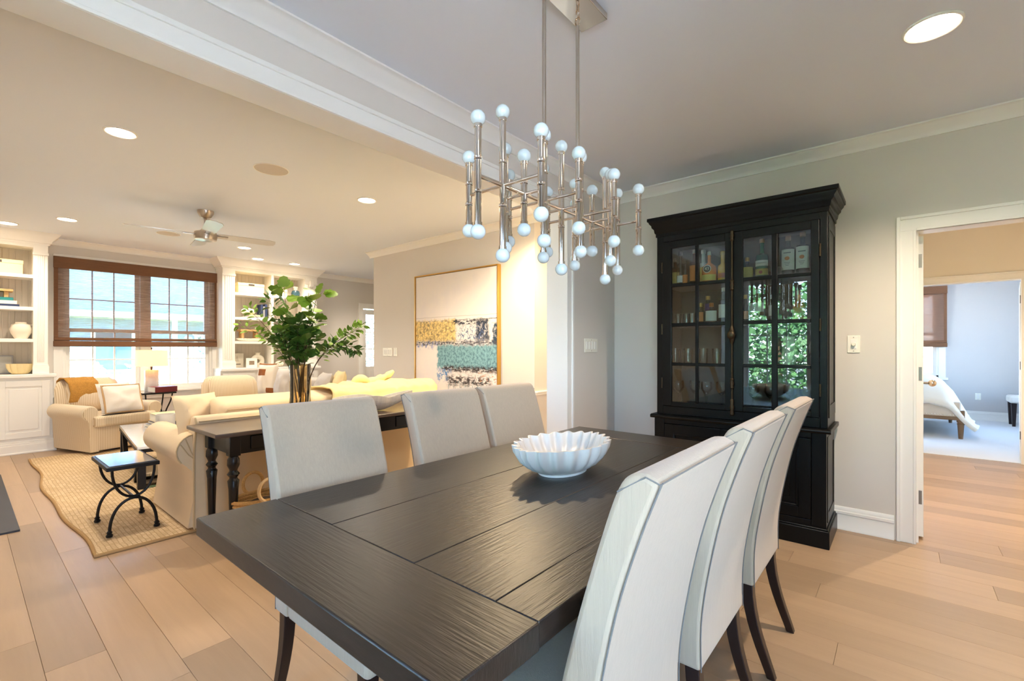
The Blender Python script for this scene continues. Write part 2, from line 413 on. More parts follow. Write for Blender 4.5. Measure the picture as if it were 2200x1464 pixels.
base('baseboard_cabinet_side', (-2.09, 4.0), (-.045, 4.0), (0, -1))
base('baseboard_partition', (-2.09, 3.26), (-2.09, 4.0), (1, 0))
base('baseboard_painting_side', (-6.05, 4.0), (-3.04, 4.0), (0, -1))
base('baseboard_alcove', (-3.04, 4.42), (-2.27, 4.42), (0, -1))
base('baseboard_window_side', (XW, 4.25), (XW, 5.26), (1, 0))
base('baseboard_bedroom', (.3, 11.65), (3.0, 11.65), (0, -1))
# doorway casing
def casing(name, x0, x1, h, y, w=.1, label=None):
    g = G()
    for a, b in ((x0 - w, x0), (x1, x1 + w)):
        s_ = 1 if a < x0 else -1; o = a if s_ > 0 else b; i = b if s_ > 0 else a
        def bx(u, v, t): g.box(min(o + s_ * u, o + s_ * v), max(o + s_ * u, o + s_ * v), y - t, y, 0, h + (w - u if u < .05 else 0.004))
        bx(.012, .094, .0152); bx(0, .02, .026); bx(.084, .1, .02)
    g.box(x0 - w + .012, x1 + w - .012, y - .016, y, h + .004, h + w - .014); g.box(x0 - w + .0202, x1 + w - .0202, y - .0255, y, h + w - .02, h + w); g.box(x0, x1, y - .02, y, h, h + .016)
    return struct(name, g, M['trim'], .003, label=label)
casing('trim_8', D0, D1, DH, 4.0, label='white casing of the doorway beside the black cabinet')
struct('trim_9', GB(D0 - .02, D0, 3.985, 4.135, 0, DH).box(D1, D1 + .02, 3.985, 4.135, 0, DH).box(D0 - .02, D1 + .02, 3.985, 4.135, DH, DH + .02)
       .box(D0, D0 + .012, 4.03, 4.07, 0, DH), M['trim'], label='doorway jamb')
casing('trim_10', B0, B1, BH, 7.5, .09, label='white casing of the bedroom doorway')

# ------------------------------------------------------------------ doors
def hinges(par, x, y, zs, m=M['hinge'], face='y', s=.09):
    for z in zs:
        g = GB(x + .004, x + .030, y - .003, y + .001, z - s / 2, z + s / 2).cyl((x + .003, y - .004, z - s / 2), (x + .003, y - .004, z + s / 2), .005)
        ob('hinge', g, m, par)
d1 = struct('door_1', GB(.066, .104, 4.11, 4.96, .02, 2.015), M['trim'], .002, label='white door swung open into the passage, seen edge-on')
hinges(d1, .066, 4.11, (.28, 1.1, 1.85))
kx, ky, kz = .104, 4.86, 1.0
ob('door_handle', G().cyl((kx, ky, kz), (kx + .012, ky, kz), .026).cyl((kx, ky, kz), (kx + .05, ky, kz), .009), M['hinge'], d1)
ob('door_knob', G().ell((kx + .07, ky, kz), .026, .026, .026), M['nickel'], d1)
ob('door_panel', GB(.103, .106, 4.24, 4.83, 1.15, 1.85).box(.103, .106, 4.24, 4.83, .2, .95), M['trim'], d1, bev=.002)
d3 = struct('door_3', G().prism([(1.0, 7.63), (1.038, 7.63), (1.135, 8.43), (1.097, 8.43)], 'z', .02, 2.015), M['trim'], label='white bedroom door at the right edge')
hinges(d3, 1.0, 7.63, (.3, 1.08, 1.82))
# glazed exterior door in the window wall
d2 = sroot('door_2', 'white glazed exterior door beyond the bookcase')
dx = XW - .06
ob('door_frame', GB(dx - .02, dx + .02, 5.36, 5.46, .02, 2.08).box(dx - .02, dx + .02, 6.12, 6.22, .02, 2.08).box(dx - .02, dx + .02, 5.46, 6.12, 1.98, 2.08).box(dx - .02, dx + .02, 5.46, 6.12, .02, .9)
   .box(dx + .02, dx + .026, 5.54, 6.04, .2, .8), M['trim'], d2, bev=.003)
ob('pane', GB(dx - .003, dx + .003, 5.46, 6.12, .9, 1.98), M['pane'], d2)
ob('muntin', GB(dx - .012, dx + .012, 5.46, 6.12, 1.6, 1.62).box(dx - .012, dx + .012, 5.78, 5.8, .9, 1.98).box(dx - .012, dx + .012, 5.46, 6.12, 1.25, 1.27), M['trim'], d2)
for z in (.4, 1.15, 1.85): ob('hinge', GB(dx + .02, dx + .026, 5.352, 5.38, z - .05, z + .05), M['hinge'], d2)
struct('trim_11', GB(XW, XW + .018, 5.26, 5.36, 0, 2.2).box(XW, XW + .018, 5.36, 6.22, 2.1, 2.2).box(XW, XW + .018, 6.22, 6.32, 0, 2.2), M['trim'], .003, label='casing of the glazed door')

# ------------------------------------------------------------------ windows
def sash(root, ax, c, a0, a1, z0, z1, cols, rows, fr=.045, mt=.016):
    """window sash in plane ax=c ; a = other horizontal axis"""
    def bx(g, u0, u1, v0, v1, t):
        return g.box(c - t, c + t, u0, u1, v0, v1) if ax == 'x' else g.box(u0, u1, c - t, c + t, v0, v1)
    g = G(); bx(g, a0, a0 + fr, z0, z1, .022); bx(g, a1 - fr, a1, z0, z1, .022); bx(g, a0 + fr, a1 - fr, z0, z0 + fr, .022); bx(g, a0 + fr, a1 - fr, z1 - fr, z1, .022)
    s_ = ob('sash', g, M['trim'], root, bev=.003)
    b0, b1, y0, y1 = a0 + fr, a1 - fr, z0 + fr, z1 - fr
    for i in range(1, cols): u = b0 + (b1 - b0) * i / cols; ob('muntin', bx(G(), u - mt / 2, u + mt / 2, y0, y1, .012), M['trim'], s_)
    for j in range(1, rows): v = y0 + (y1 - y0) * j / rows; ob('muntin', bx(G(), b0, b1, v - mt / 2, v + mt / 2, .0115), M['trim'], s_)
    for i in range(cols):
        for j in range(rows):
            ob('pane', bx(G(), b0 + (b1 - b0) * i / cols, b0 + (b1 - b0) * (i + 1) / cols, y0 + (y1 - y0) * j / rows, y0 + (y1 - y0) * (j + 1) / rows, .002), M['pane'], s_)
w1 = sroot('window_1', 'white double window behind the woven shade in the living room')
xc = XW - .07; ym = (WY0 + WY1) / 2
g = GB(XW - .13, XW, WY0, WY0 + .03, WZ0, WZ1).box(XW - .13, XW, WY1 - .03, WY1, WZ0, WZ1).box(XW - .13, XW, WY0, WY1, WZ1 - .03, WZ1).box(XW - .13, XW, WY0, WY1, WZ0, WZ0 + .03).box(XW - .13, XW + .01, ym - .05, ym + .05, WZ0, WZ1)
ob('window_frame', g, M['trim'], w1, bev=.003)
for a, b in ((WY0 + .03, ym - .05), (ym + .05, WY1 - .03)):
    zm = (WZ0 + WZ1) / 2 - .02
    sash(w1, 'x', xc, a, b, WZ0 + .03, zm + .02, 3, 2); sash(w1, 'x', xc - .045, a, b, zm - .02, WZ1 - .03, 3, 2)
g = GB(XW, XW + .02, WY0 - .09, WY0, WZ0, WZ1 + .09).box(XW, XW + .02, WY1, WY1 + .09, WZ0, WZ1 + .09).box(XW, XW + .02, WY0, WY1, WZ1, WZ1 + .09)
ob('window_casing', g, M['trim'], w1, bev=.004)
ob('window_sill', GB(XW, XW + .07, WY0 - .12, WY1 + .12, WZ0 - .03, WZ0).box(XW, XW + .02, WY0 - .09, WY1 + .09, WZ0 - .12, WZ0 - .03), M['trim'], w1, bev=.006)
w2 = sroot('window_2', 'bedroom window under a woven shade')
ob('window_frame', GB(-.33, -.3, 11.64, 11.75, .75, 2.32).box(.47, .5, 11.64, 11.75, .75, 2.32).box(-.33, .5, 11.64, 11.75, 2.29, 2.32).box(-.33, .5, 11.64, 11.75, .75, .78), M['trim'], w2)
sash(w2, 'y', 11.7, -.3, .47, .78, 1.56, 2, 2); sash(w2, 'y', 11.735, -.3, .47, 1.52, 2.29, 2, 2)
ob('window_casing', GB(-.43, -.33, 11.63, 11.65, .74, 2.42).box(.5, .6, 11.63, 11.65, .74, 2.42).box(-.33, .5, 11.63, 11.65, 2.32, 2.42).box(-.46, .63, 11.59, 11.65, .70, .74), M['trim'], w2, bev=.004)
def bigwin(name, x0, x1, label):
    r = sroot(name, label)
    ob('window_frame', GB(x0, x0 + .04, -1.5, -1.385, .55, 2.42).box(x1 - .04, x1, -1.5, -1.385, .55, 2.42).box(x0, x1, -1.5, -1.385, 2.38, 2.42).box(x0, x1, -1.5, -1.385, .55, .59), M['trim'], r)
    sash(r, 'y', -1.46, x0 + .04, x1 - .04, .59, 2.38, 3, 4)
    ob('window_casing', GB(x0 - .09, x0, -1.4, -1.38, .5, 2.5).box(x1, x1 + .09, -1.4, -1.38, .5, 2.5).box(x0, x1, -1.4, -1.38, 2.42, 2.5).box(x0 - .09, x1 + .09, -1.4, -1.35, .5, .55), M['trim'], r, bev=.004)
bigwin('window_3', -2.08, -1.07, 'dining room window behind the camera, mirrored in the cabinet glass')
bigwin('window_4', 0.0, 1.5, 'added second dining room window behind the camera, for more daylight')  # unseen window, added so more daylight reaches the dining room
w6 = sroot('window_6', 'added unseen window right of the camera, lighting the chair backs')  # unseen opening added for daylight on the right-hand chair backs
sash(w6, 'x', 2.06, -.7, .5, .3, 2.4, 3, 4)
ob('window_casing', GB(1.98, 2.0, -.79, -.7, .3, 2.49).box(1.98, 2.0, .5, .59, .3, 2.49).box(1.98, 2.0, -.7, .5, 2.4, 2.49), M['trim'], w6, bev=.004)
w5 = sroot('window_5', 'added hidden side window giving the bedroom light')  # hidden window added only to let light into the bedroom
sash(w5, 'x', -2.25, 8.95, 10.85, .6, 2.4, 4, 4)
w7 = sroot('window_7', 'second added side window, brightening the bedroom')  # another unseen window, added because the bedroom came out too dark
sash(w7, 'x', 3.05, 8.95, 10.85, .6, 2.4, 4, 4)
# fireplace hearth
hb = tag(struct('hearth', GB(-6.9, -4.69, -.25, .283, -.005, .014), M['slate'], .003), 'flush dark slate hearth slab on the oak floor at the left edge', 'hearth'); del hb['kind']
# ------------------------------------------------------------------ dining table
TZ = .765; TX0, TX1, TY0, TY1 = -1.600, -.512, .455, 2.585
tb = thing('dining_table', 'long black-brown plank dining table with breadboard ends under the chandelier', 'table', (0, 0, 0))
bz = TZ - .052
xs = [TX0, -1.247, -.876, -.62, TX1]
for i in range(4):
    a, b = xs[i], xs[i + 1]; dz = rr.uniform(-.0012, .0008)
    ob('plank', GB(a + .0007, b - .0007, .6875, 2.3535, bz, TZ + dz), M['tablewood'], tb, bev=.002)
ob('breadboard_end', GB(TX0 - .003, TX1 + .004, TY0, .686, bz, TZ + .001), M['tablewood_x'], tb, bev=.004)
ob('breadboard_end', GB(TX0 - .003, TX1 + .004, 2.355, TY1, bz, TZ + .001), M['tablewood_x'], tb, bev=.004)
for yy, zz, a in ((1.195, .742, .016), (1.0, .738, .02), (.835, .742, .015)): ob('knot_hole', G().ell((TX1 + .004, yy, zz), .0012, a, .008, 14, 8), M['iron'], tb)
ob('apron', GB(-1.36, -.75, .80, .83, .65, bz).box(-1.36, -.75, 2.2, 2.23, .65, bz).box(-1.36, -1.33, .8, 2.23, .65, bz).box(-.78, -.75, .8, 2.23, .65, bz), M['tableedge'], tb, bev=.003)
for y in (1.0, 2.03):
    ob('trestle', G().prism([(-1.32, .0), (-.79, 0), (-.79, .06), (-.93, .12), (-.96, .58), (-.8, .65), (-1.31, .65), (-1.15, .58), (-1.18, .12), (-1.32, .06)], 'y', y - .05, y + .05), M['tableedge'], tb, bev=.004)
ob('stretcher', GB(-1.09, -1.02, 1.05, 1.98, .2, .29), M['tableedge'], tb, bev=.004)

# ------------------------------------------------------------------ dining chairs (local x forward, origin below the rear bottom edge)
def bez(pts, n=10):
    out = []
    for i in range(n + 1):
        t = i / n; q = [Vector(p) for p in pts]
        while len(q) > 1: q = [q[k].lerp(q[k + 1], t) for k in range(len(q) - 1)]
        out.append(q[0])
    return out
def make_chair(label, group):
    W = .458
    c = thing('dining_chair', label, 'chair', (0, 0, 0), 0, group)
    rear = [(0, .345), (0, .48), (-.018, .62), (-.055, .8), (-.098, .94), (-.138, 1.045)]
    front = [(-.112, 1.056), (-.082, 1.05), (-.058, 1.02), (-.026, .93), (.02, .78), (.062, .62), (.088, .48), (.09, .345)]
    def smooth(p, n=5):
        out = []
        for i in range(len(p) - 1):
            a = Vector(p[max(i - 1, 0)]); b = Vector(p[i]); c_ = Vector(p[i + 1]); d = Vector(p[min(i + 2, len(p) - 1)])
            for k in range(n):
                t = k / n; out.append(tuple(.5 * (2 * b + (c_ - a) * t + (2 * a - 5 * b + 4 * c_ - d) * t * t + (3 * b - a - 3 * c_ + d) * t ** 3)))
        return out + [p[-1]]
    rear = smooth(rear, 4); front = smooth(front, 4)
    poly = rear + front
    ob('backrest', G().prism(poly, 'y', -W / 2, W / 2), M['linen'], c, bev=.011, seg=3, ang=50)
    def sd(x): return GB(.092, .575, -W / 2, W / 2, .345, .462)
    ob('seat', sd(0), M['linen'], c, bev=.018, seg=3)
    def pad(u, v):
        a, b = 2 * u - 1, 2 * v - 1; e = max(0, 1 - abs(a) ** 4) * max(0, 1 - abs(b) ** 4)
        return (.095 + .468 * u, (W / 2 - .006) * b, .458 + .032 * e ** .5)
    ob('seat_cushion', G().grid(pad, 10, 10), M['linen'], c)
    for sg in (-1, 1):
        y = sg * (W / 2 - .004)
        ob('welt', G().tube([(x - .001, y, z) for x, z in rear], .0017, 6), M['linenseam'], c)
        ob('welt', G().tube([(-.138, y, 1.042), (-.112, y + sg * .003, 1.052), (-.06, y + sg * .003, 1.018)], .0016, 6), M['linenseam'], c)
    ob('welt', G().tube([(-.139, -W / 2 + .006, 1.045), (-.139, W / 2 - .006, 1.045)], .0017, 6), M['linenseam'], c)
    for sg in (-1, 1):
        y = sg * (W / 2 - .034)
        p = bez([(.03, y, .36), (.03, y, .2), (-.03, y, .08), (-.055, y, 0)], 8)
        rings = []
        for i, q in enumerate(p):
            h = .021 - .006 * i / 8; rings.append([(q.x - h, y - h, q.z), (q.x + h, y - h, q.z), (q.x + h, y + h, q.z), (q.x - h, y + h, q.z)])
        ob('leg', G().loft(rings), M['espresso'], c, bev=.003)
        rings = []
        for z, h in ((.36, .023), (0, .014)): rings.append([(.53 - h, y - h, z), (.53 + h, y - h, z), (.53 + h, y + h, z), (.53 - h, y + h, z)])
        ob('leg', G().loft(rings), M['espresso'], c, bev=.003)
    return c
GL = 'linen dining chairs round the table'
c0 = make_chair('linen parsons chair on the left of the table, nearest the wicker basket', GL)
c0.location = (-1.700, .950, 0)
dup(c0, (-1.700, 1.590, 0), 0, 'linen parsons chair in the middle of the table side that backs onto the sofa')
dup(c0, (-1.700, 2.085, 0), 0, 'linen parsons chair closest to the painting, left side of the table')
dup(c0, (-.440, .965, 0), PI, 'large foreground linen parsons chair, seen from behind at the right of the table')
dup(c0, (-.440, 1.585, 0), PI, 'linen parsons chair second from the camera on the right side of the table')
dup(c0, (-.440, 2.205, 0), PI, 'linen parsons chair on the right side of the table, closest to the black cabinet')

# ------------------------------------------------------------------ fluted bowl on the table
bw = thing('fluted_bowl', 'oval white fluted marble bowl with a scalloped rim on the dining table', 'bowl', (-1.07, 1.60, TZ + .001))
NL = 22
def bring(k, r, z, amp, n=NL * 10):
    out = []
    for i in range(n):
        t = 2 * PI * i / n; fl_ = .5 + .5 * math.cos(NL * t)
        s_ = r * (1 - amp * (1 - fl_) )
        ct_ = math.cos(t); out.append((.178 * s_ * ct_ * abs(ct_) ** .22, .268 * s_ * math.sin(t), z + (.006 * (fl_ - .5) * amp * 6 if k else 0)))
    return out
prof = [(.44, .004, .02), (.52, .012, .05), (.72, .032, .08), (.88, .062, .10), (.97, .094, .11), (1.0, .122, .11)]
rings = [bring(1, r, z, a) for r, z, a in prof]
inner = [bring(1, r - .05, z + .002 + (.004 if z < .1 else .0), a) for r, z, a in reversed(prof)]
inner = [bring(1, .955, .122, .11)] + [bring(1, r - .055, z + .008, a) for r, z, a in reversed(prof[:-1])]
ob('bowl_body', G().loft(rings + inner), M['marble'], bw, ang=70)
ob('bowl_foot', G().lathe([(1, 0), (1, .008), (.9, .012)], 40, (0, 0, 0), .085, .125), M['marble'], bw)

# ------------------------------------------------------------------ chandelier
ch = thing('chandelier', 'long polished nickel bamboo-style chandelier with white globe bulbs over the dining table', 'chandelier', (-1.03, 1.53, 0))
BZ = 1.815
def bamboo(z0, z1, r=.0112):
    pr = [(0, z0), (r, z0)]; k = 3
    for i in range(1, k):
        z = z0 + (z1 - z0) * i / k
        pr += [(r, z - .006), (r + .0022, z - .004), (r + .0005, z), (r + .0022, z + .004), (r, z + .006)]
    return pr + [(r, z1), (0, z1)]
bulb_me = None
def candle(x, y, kind):
    global bulb_me
    zt, zb = {'S': (1.951, 1.689), 'M': (1.998, 1.637), 'L': (2.062, 1.580)}[kind]
    t = ob('candle_tube', G().lathe(bamboo(zb + .022, zt - .022), 14, (x, y, 0)), M['nickel'], ch)
    for z in (zt, zb):
        if bulb_me is None:
            b = ob('bulb', G().ell((0, 0, 0), .0245, .0245, .0245, 18, 12), M['opal'], ch, loc=(x, y, z)); bulb_me = b.data
        else: ob('bulb', bulb_me, None, ch, loc=(x, y, z), smooth=False)
        q = 1 if z == zt else -1
        ob('bulb_collar', G().cyl((x, y, z - q * .030), (x, y, z - q * .020), .0135), M['nickel'], t)
arms = {-.351: ('L', 'S', .16), -.236: ('S', 'M', .088), -.13: (None, 'S', .16), 0: ('L', 'M', .088), .13: (None, 'S', .16), .236: ('S', 'M', .088), .351: ('L', 'S', .16)}
for y, (ck, ak, a) in arms.items():
    if ck: candle(0, y, ck)
    for sg in (-1, 1): candle(sg * a, y, ak)
    ob('cross_arm', G().cyl((-a, y, BZ), (a, y, BZ), .0058), M['nickel'], ch)
candle(0, -.47, 'M'); candle(0, .47, 'M')
ob('centre_bar', G().cyl((0, -.47, BZ), (0, .47, BZ), .0075), M['nickel'], ch)
for y in (-.115, .119):
    rod = ob('hanging_rod', G().cyl((0, y, BZ), (0, y, 2.60), .0075), M['brushed'], ch)
    ob('rod_loop', G().tube([(.010 * math.cos(t), y, 2.618 + .018 * math.sin(t)) for t in [2 * PI * k / 14 for k in range(14)]], .003, 6, True)
       .tube([(0, y + .010 * math.cos(t), 2.646 + .018 * math.sin(t)) for t in [2 * PI * k / 14 for k in range(14)]], .003, 6, True).cyl((0, y, 2.66), (0, y, 2.69), .006), M['nickel'], rod)
ob('ceiling_canopy', GB(-.064, .064, -.26, .255, 2.672, 2.7), M['nickel'], ch, bev=.002)
def rebase(root, loc):
    loc = Vector(loc); root.location = loc
    for c in root.children: c.location = Vector(c.location) - loc

# ------------------------------------------------------------------ black display cabinet
cb = thing('display_cabinet', 'tall black oak display cabinet with glazed doors and stepped cornice against the grey wall', 'cabinet')
BW = M['blackwood']
X0, X1, YF, YB = -1.49, -.366, 3.56, 3.975
def panel(par, x0, x1, z0, z1, y, fr, name='door', raise_=True):
    """framed panel door facing -y"""
    g = GB(x0, x0 + fr, y, y + .022, z0, z1).box(x1 - fr, x1, y, y + .022, z0, z1).box(x0 + fr, x1 - fr, y, y + .022, z0, z0 + fr).box(x0 + fr, x1 - fr, y, y + .022, z1 - fr, z1)
    d = ob(name, g, BW, par, bev=.003)
    g = GB(x0 + fr, x1 - fr, y + .010, y + .018, z0 + fr, z1 - fr)
    ob('door_panel', g, BW, d); 
    ob('moulding', GB(x0 + fr, x0 + fr + .012, y - .004, y + .012, z0 + fr, z1 - fr).box(x1 - fr - .012, x1 - fr, y - .004, y + .012, z0 + fr, z1 - fr).box(x0 + fr, x1 - fr, y - .004, y + .012, z0 + fr, z0 + fr + .012).box(x0 + fr, x1 - fr, y - .004, y + .012, z1 - fr - .012, z1 - fr), BW, d, bev=.003)
    if raise_: ob('raised_field', GB(x0 + fr + .05, x1 - fr - .05, y + .004, y + .014, z0 + fr + .05, z1 - fr - .05), BW, d, bev=.008)
    return d
# plinth, lower carcass, ledge
ob('plinth', GB(-1.525, -.353, 3.516, YB, 0, .112).box(-1.515, -.361, 3.524, YB, .112, .124), BW, cb, bev=.004)
g = GB(-1.50, -1.42, 3.534, YB, .124, .728).box(-.452, -.371, 3.534, YB, .124, .728).box(-1.42, -.452, 3.56, YB, .124, .728).box(-1.42, -.452, 3.534, 3.56, .124, .165).box(-1.42, -.452, 3.534, 3.56, .69, .728)
ob('lower_carcass', g, BW, cb, bev=.003)
panel(cb, -1.418, -.94, .168, .687, 3.531, .07); panel(cb, -.932, -.454, .168, .687, 3.531, .07)
ob('side_panel', GB(-.372, -.367, 3.58, 3.62, .15, .70).box(-.372, -.367, 3.90, 3.94, .15, .70).box(-.372, -.367, 3.62, 3.90, .15, .21).box(-.372, -.367, 3.62, 3.90, .64, .70), BW, cb, bev=.002)
ob('ledge', G().prism([(3.508, .734), (3.512, .728), (YB, .728), (YB, .757), (3.524, .757), (3.512, .752), (3.507, .745)], 'x', -1.526, -.344), BW, cb, bev=.003)
# upper carcass
g = GB(X0, X0 + .05, YF, YB, .757, 2.16).box(X1 - .04, X1, YF, YB, .757, 2.16).box(X0 + .05, X1 - .04, YF, YB, 2.10, 2.16).box(X0 + .05, X1 - .04, YF, YB, .757, .822)
ob('upper_carcass', g, BW, cb, bev=.003)
ob('back_board', GB(X0 + .04, X1 - .03, YB - .02, YB - .005, .8, 2.11), M['blackin'], cb)
ob('side_panel', GB(X1, X1 + .005, 3.6, 3.64, .82, 2.12).box(X1, X1 + .005, 3.90, 3.94, .82, 2.12).box(X1, X1 + .005, 3.64, 3.90, .82, .9).box(X1, X1 + .005, 3.64, 3.9, 2.04, 2.12), BW, cb, bev=.002)
for z in (1.765, 1.462, 1.15): ob('shelf', GB(X0 + .05, X1 - .04, 3.61, YB - .02, z - .018, z), BW, cb, bev=.002)
# cornice : stepped profile with mitred returns
prof = [(0, 2.145), (.008, 2.145), (.008, 2.17), (.016, 2.178), (.020, 2.205), (.034, 2.22), (.036, 2.235), (.05, 2.252), (.052, 2.262), (.062, 2.268), (.062, 2.292), (0, 2.292)]
rings = []
for cx, cy2, sx, sy in ((X0, YB, -1, 0), (X0, YF, -1, -1), (X1, YF, 1, -1), (X1, YB, 1, 0)):
    rings.append([(cx + sx * o, cy2 + sy * o * .85, z) for o, z in prof])
ob('cornice', G().loft(rings).box(X0, X1, YF, YB, 2.16, 2.288), BW, cb, bev=.0015, seg=1)
# glazed doors
def gdoor(x0, x1, cols):
    z0, z1 = .824, 2.098
    g = GB(x0, cols[0][0], YF - .006, YF + .02, z0, z1).box(cols[-1][1], x1, YF - .006, YF + .02, z0, z1).box(cols[0][0], cols[-1][1], YF - .006, YF + .02, z0, .858).box(cols[0][0], cols[-1][1], YF - .006, YF + .02, 2.043, z1)
    d = ob('glazed_door', g, BW, cb, bev=.003)
    rows = [(.858, 1.137), (1.160, 1.438), (1.464, 1.742), (1.768, 2.043)]
    ob('muntin', GB(cols[0][1], cols[1][0], YF - .003, YF + .016, .858, 2.043), BW, d, bev=.004)
    for a, b in zip(rows[:-1], rows[1:]): ob('muntin', GB(cols[0][0], cols[-1][1], YF - .002, YF + .015, a[1], b[0]), BW, d, bev=.004)
    for c in cols:
        for r in rows: ob('pane', GB(c[0] - .002, c[1] + .002, YF + .006, YF + .009, r[0] - .002, r[1] + .002), M['cabpane'], d)
    return d
da = gdoor(-1.442, -.932, [(-1.374, -1.194), (-1.170, -.982)]); db = gdoor(-.930, -.410, [(-.864, -.684), (-.648, -.457)])
for d, x in ((da, -1.446), (db, -.406)):
    for z in (1.0, 1.42, 1.9): ob('hinge', G().cyl((x, YF - .008, z - .04), (x, YF - .008, z + .04), .006), M['brassold'], d)
# cremone bolt
bx = -.931; by = YF - .020
bolt = ob('bolt_rod', G().cyl((bx, by, .80), (bx, by, 2.10), .0065), M['brassold'], cb)
g = G()
for z in (2.07, 1.72, 1.02): g.lathe([(.006, z - .04), (.013, z - .03), (.010, z - .015), (.015, z), (.010, z + .015), (.013, z + .03), (.006, z + .04)], 12, (bx, by, 0))
g.lathe([(.006, .79), (.014, .80), (.011, .83), (.017, .85), (.010, .87), (.013, .90), (.006, .91)], 12, (bx, by, 0))
ob('bolt_guide', g, M['brassold'], bolt)
ob('bolt_knob', G().lathe([(.007, 1.30), (.014, 1.32), (.018, 1.345), (.024, 1.365), (.018, 1.385), (.014, 1.41), (.007, 1.43)], 16, (bx, by - .006, 0)).ell((bx, by - .03, 1.365), .026, .014, .030), M['brassold'], bolt)
g = GB(bx - .009, bx + .009, 3.512, 3.53, .15, .70)
ob('bolt_guide', G().cyl((bx, 3.522, .2), (bx, 3.522, .67), .006).lathe([(.006, .60), (.013, .62), (.016, .645), (.012, .67), (.006, .69)], 12, (bx, 3.52, 0)), M['brassold'], cb)
rebase(cb, (-.93, 3.75, 0))

# ------------------------------------------------------------------ bottles and glasses in the cabinet
def bottle(x, y, z, h, r, neck, nr, glass, cap, label, text=None, shoulder=.62, band=None, cat='bottle', lab=None, square=False):
    t = thing('bottle', label, cat, (x, y, z + .001), 0, 'bottles in the black cabinet')
    sh = h * shoulder
    pr = [(r * .9, 0), (r, .006), (r, sh), (r * .92, sh + (neck - sh) * .35), (nr * 1.25, neck * .94), (nr, neck), (nr, h - .022), (0, h - .022)]
    ob('bottle_body', G().lathe([(0, 0)] + pr, 18), glass, t)
    ob('cap', G().lathe([(0, h - .03), (nr * 1.25, h - .03), (nr * 1.25, h - .002), (nr * .9, h), (0, h)], 14), cap, t)
    if band:
        z0, z1, bm_, full = band
        b = ob('label', G().loft([[(1.015 * r * math.sin(a), -1.015 * r * math.cos(a), zz) for zz in (z0 * h, z1 * h)] for a in [math.radians(q) for q in range(-75, 76, 10)]], cap=False, closed=False), bm_, t)
    return t
def solid(c, rough=.2): return mat('glass_' + '_'.join(map(str, c)), c, rough, coat=.4)
A1 = glassmat('amber_bottle', (240, 180, 96), 1.2); A2 = glassmat('clear_bottle', (226, 236, 236), 1.6); A3 = solid((34, 92, 62)); A4 = solid((40, 30, 24)); A5 = solid((236, 140, 56)); A6 = solid((248, 192, 52)); A7 = solid((196, 204, 206))
LW = mat('label_white', (246, 243, 236), .7); LY = mat('label_yellow', (214, 184, 96), .7); LO = mat('label_orange', (222, 138, 72), .7); LP = mat('label_purple', (88, 66, 130), .6); CG = mat('cap_gold', (190, 150, 80), .35, .7); CD = mat('cap_dark', (40, 34, 32), .5); CW = mat('cap_white', (220, 218, 212), .5); CB = mat('cap_cork', (150, 112, 70), .8)
S1, S2, S3, S4 = 1.765, 1.462, 1.15, .822
bottle(-1.415, 3.75, S1, .235, .036, .17, .012, A1, CD, 'amber liqueur bottle leftmost on the cabinet top shelf', band=(.12, .5, LY, 0))
bottle(-1.362, 3.72, S1, .275, .028, .19, .012, A2, CD, 'slim clear bottle second from left on the cabinet top shelf', band=(.1, .3, LW, 0))
bottle(-1.318, 3.70, S1, .20, .020, .12, .009, A4, CD, 'small dark bottle third from left on the cabinet top shelf', band=(.08, .42, LO, 0))
bottle(-1.262, 3.75, S1, .285, .036, .2, .013, A1, CW, 'bottle with an orange label just left of the first muntin, cabinet top shelf', band=(.12, .55, LO, 0))
bottle(-1.196, 3.76, S1, .275, .026, .17, .015, A7, CW, 'pale bottle with a long white neck just right of the left door muntin', band=(.1, .5, LY, 0))
b43 = bottle(-1.135, 3.70, S1, .245, .052, .165, .012, A5, CW, 'round amber bottle with a black roundel numbered 43 on the cabinet top shelf', shoulder=.45, band=(.08, .26, mat('label_lemon', (232, 216, 120), .6), 0))
rl = ob('roundel', G().loft([[(.030 * k * math.sin(a), -.0535 - o, .105 + .030 * k * math.cos(a)) for a in [2 * PI * q / 24 for q in range(24)]] for k, o in ((1, 0), (.98, .002))]), LW, b43)
ob('roundel_field', G().loft([[(.025 * k * math.sin(a), -.0555 - o, .105 + .025 * k * math.cos(a)) for a in [2 * PI * q / 24 for q in range(24)]] for k, o in ((1, 0), (.98, .001))]), mat('roundel_black', (30, 34, 30), .5), rl)
def text(s, size, m, par, loc, rot=(PI / 2, 0, 0), name='lettering'):
    cu = bpy.data.curves.new(name, 'FONT'); cu.body = s; cu.size = size; cu.align_x = 'CENTER'; cu.align_y = 'CENTER'; cu.extrude = .0004
    o = bpy.data.objects.new(name, cu); COL.objects.link(o)
    me = bpy.data.meshes.new_from_object(o.evaluated_get(bpy.context.evaluated_depsgraph_get()))
    bpy.data.objects.remove(o)
    q = bpy.data.objects.new(name, me); COL.objects.link(q); me.materials.clear(); me.materials.append(m); q.parent = par; q.location = loc; q.rotation_euler = rot
    return q
text('43', .034, LW, rl, (0, -.0572, .105))
bottle(-1.045, 3.73, S1, .24, .036, .15, .016, A6, mat('cap_yellow', (226, 170, 50), .5), 'yellow bottle beside the bolt on the cabinet top shelf', shoulder=.5, band=(.15, .3, LO, 0))
bottle(-.868, 3.70, S1, .165, .040, .10, .012, A4, CG, 'small dark bottle with a round cream label, right door top shelf', shoulder=.5, band=(.1, .55, LY, 0))
bg_ = bottle(-.780, 3.74, S1, .295, .042, .2, .014, A3, CG, 'green vermouth bottle with a white and gold label, right door top shelf', shoulder=.55, band=(.32, .46, LW, 0))
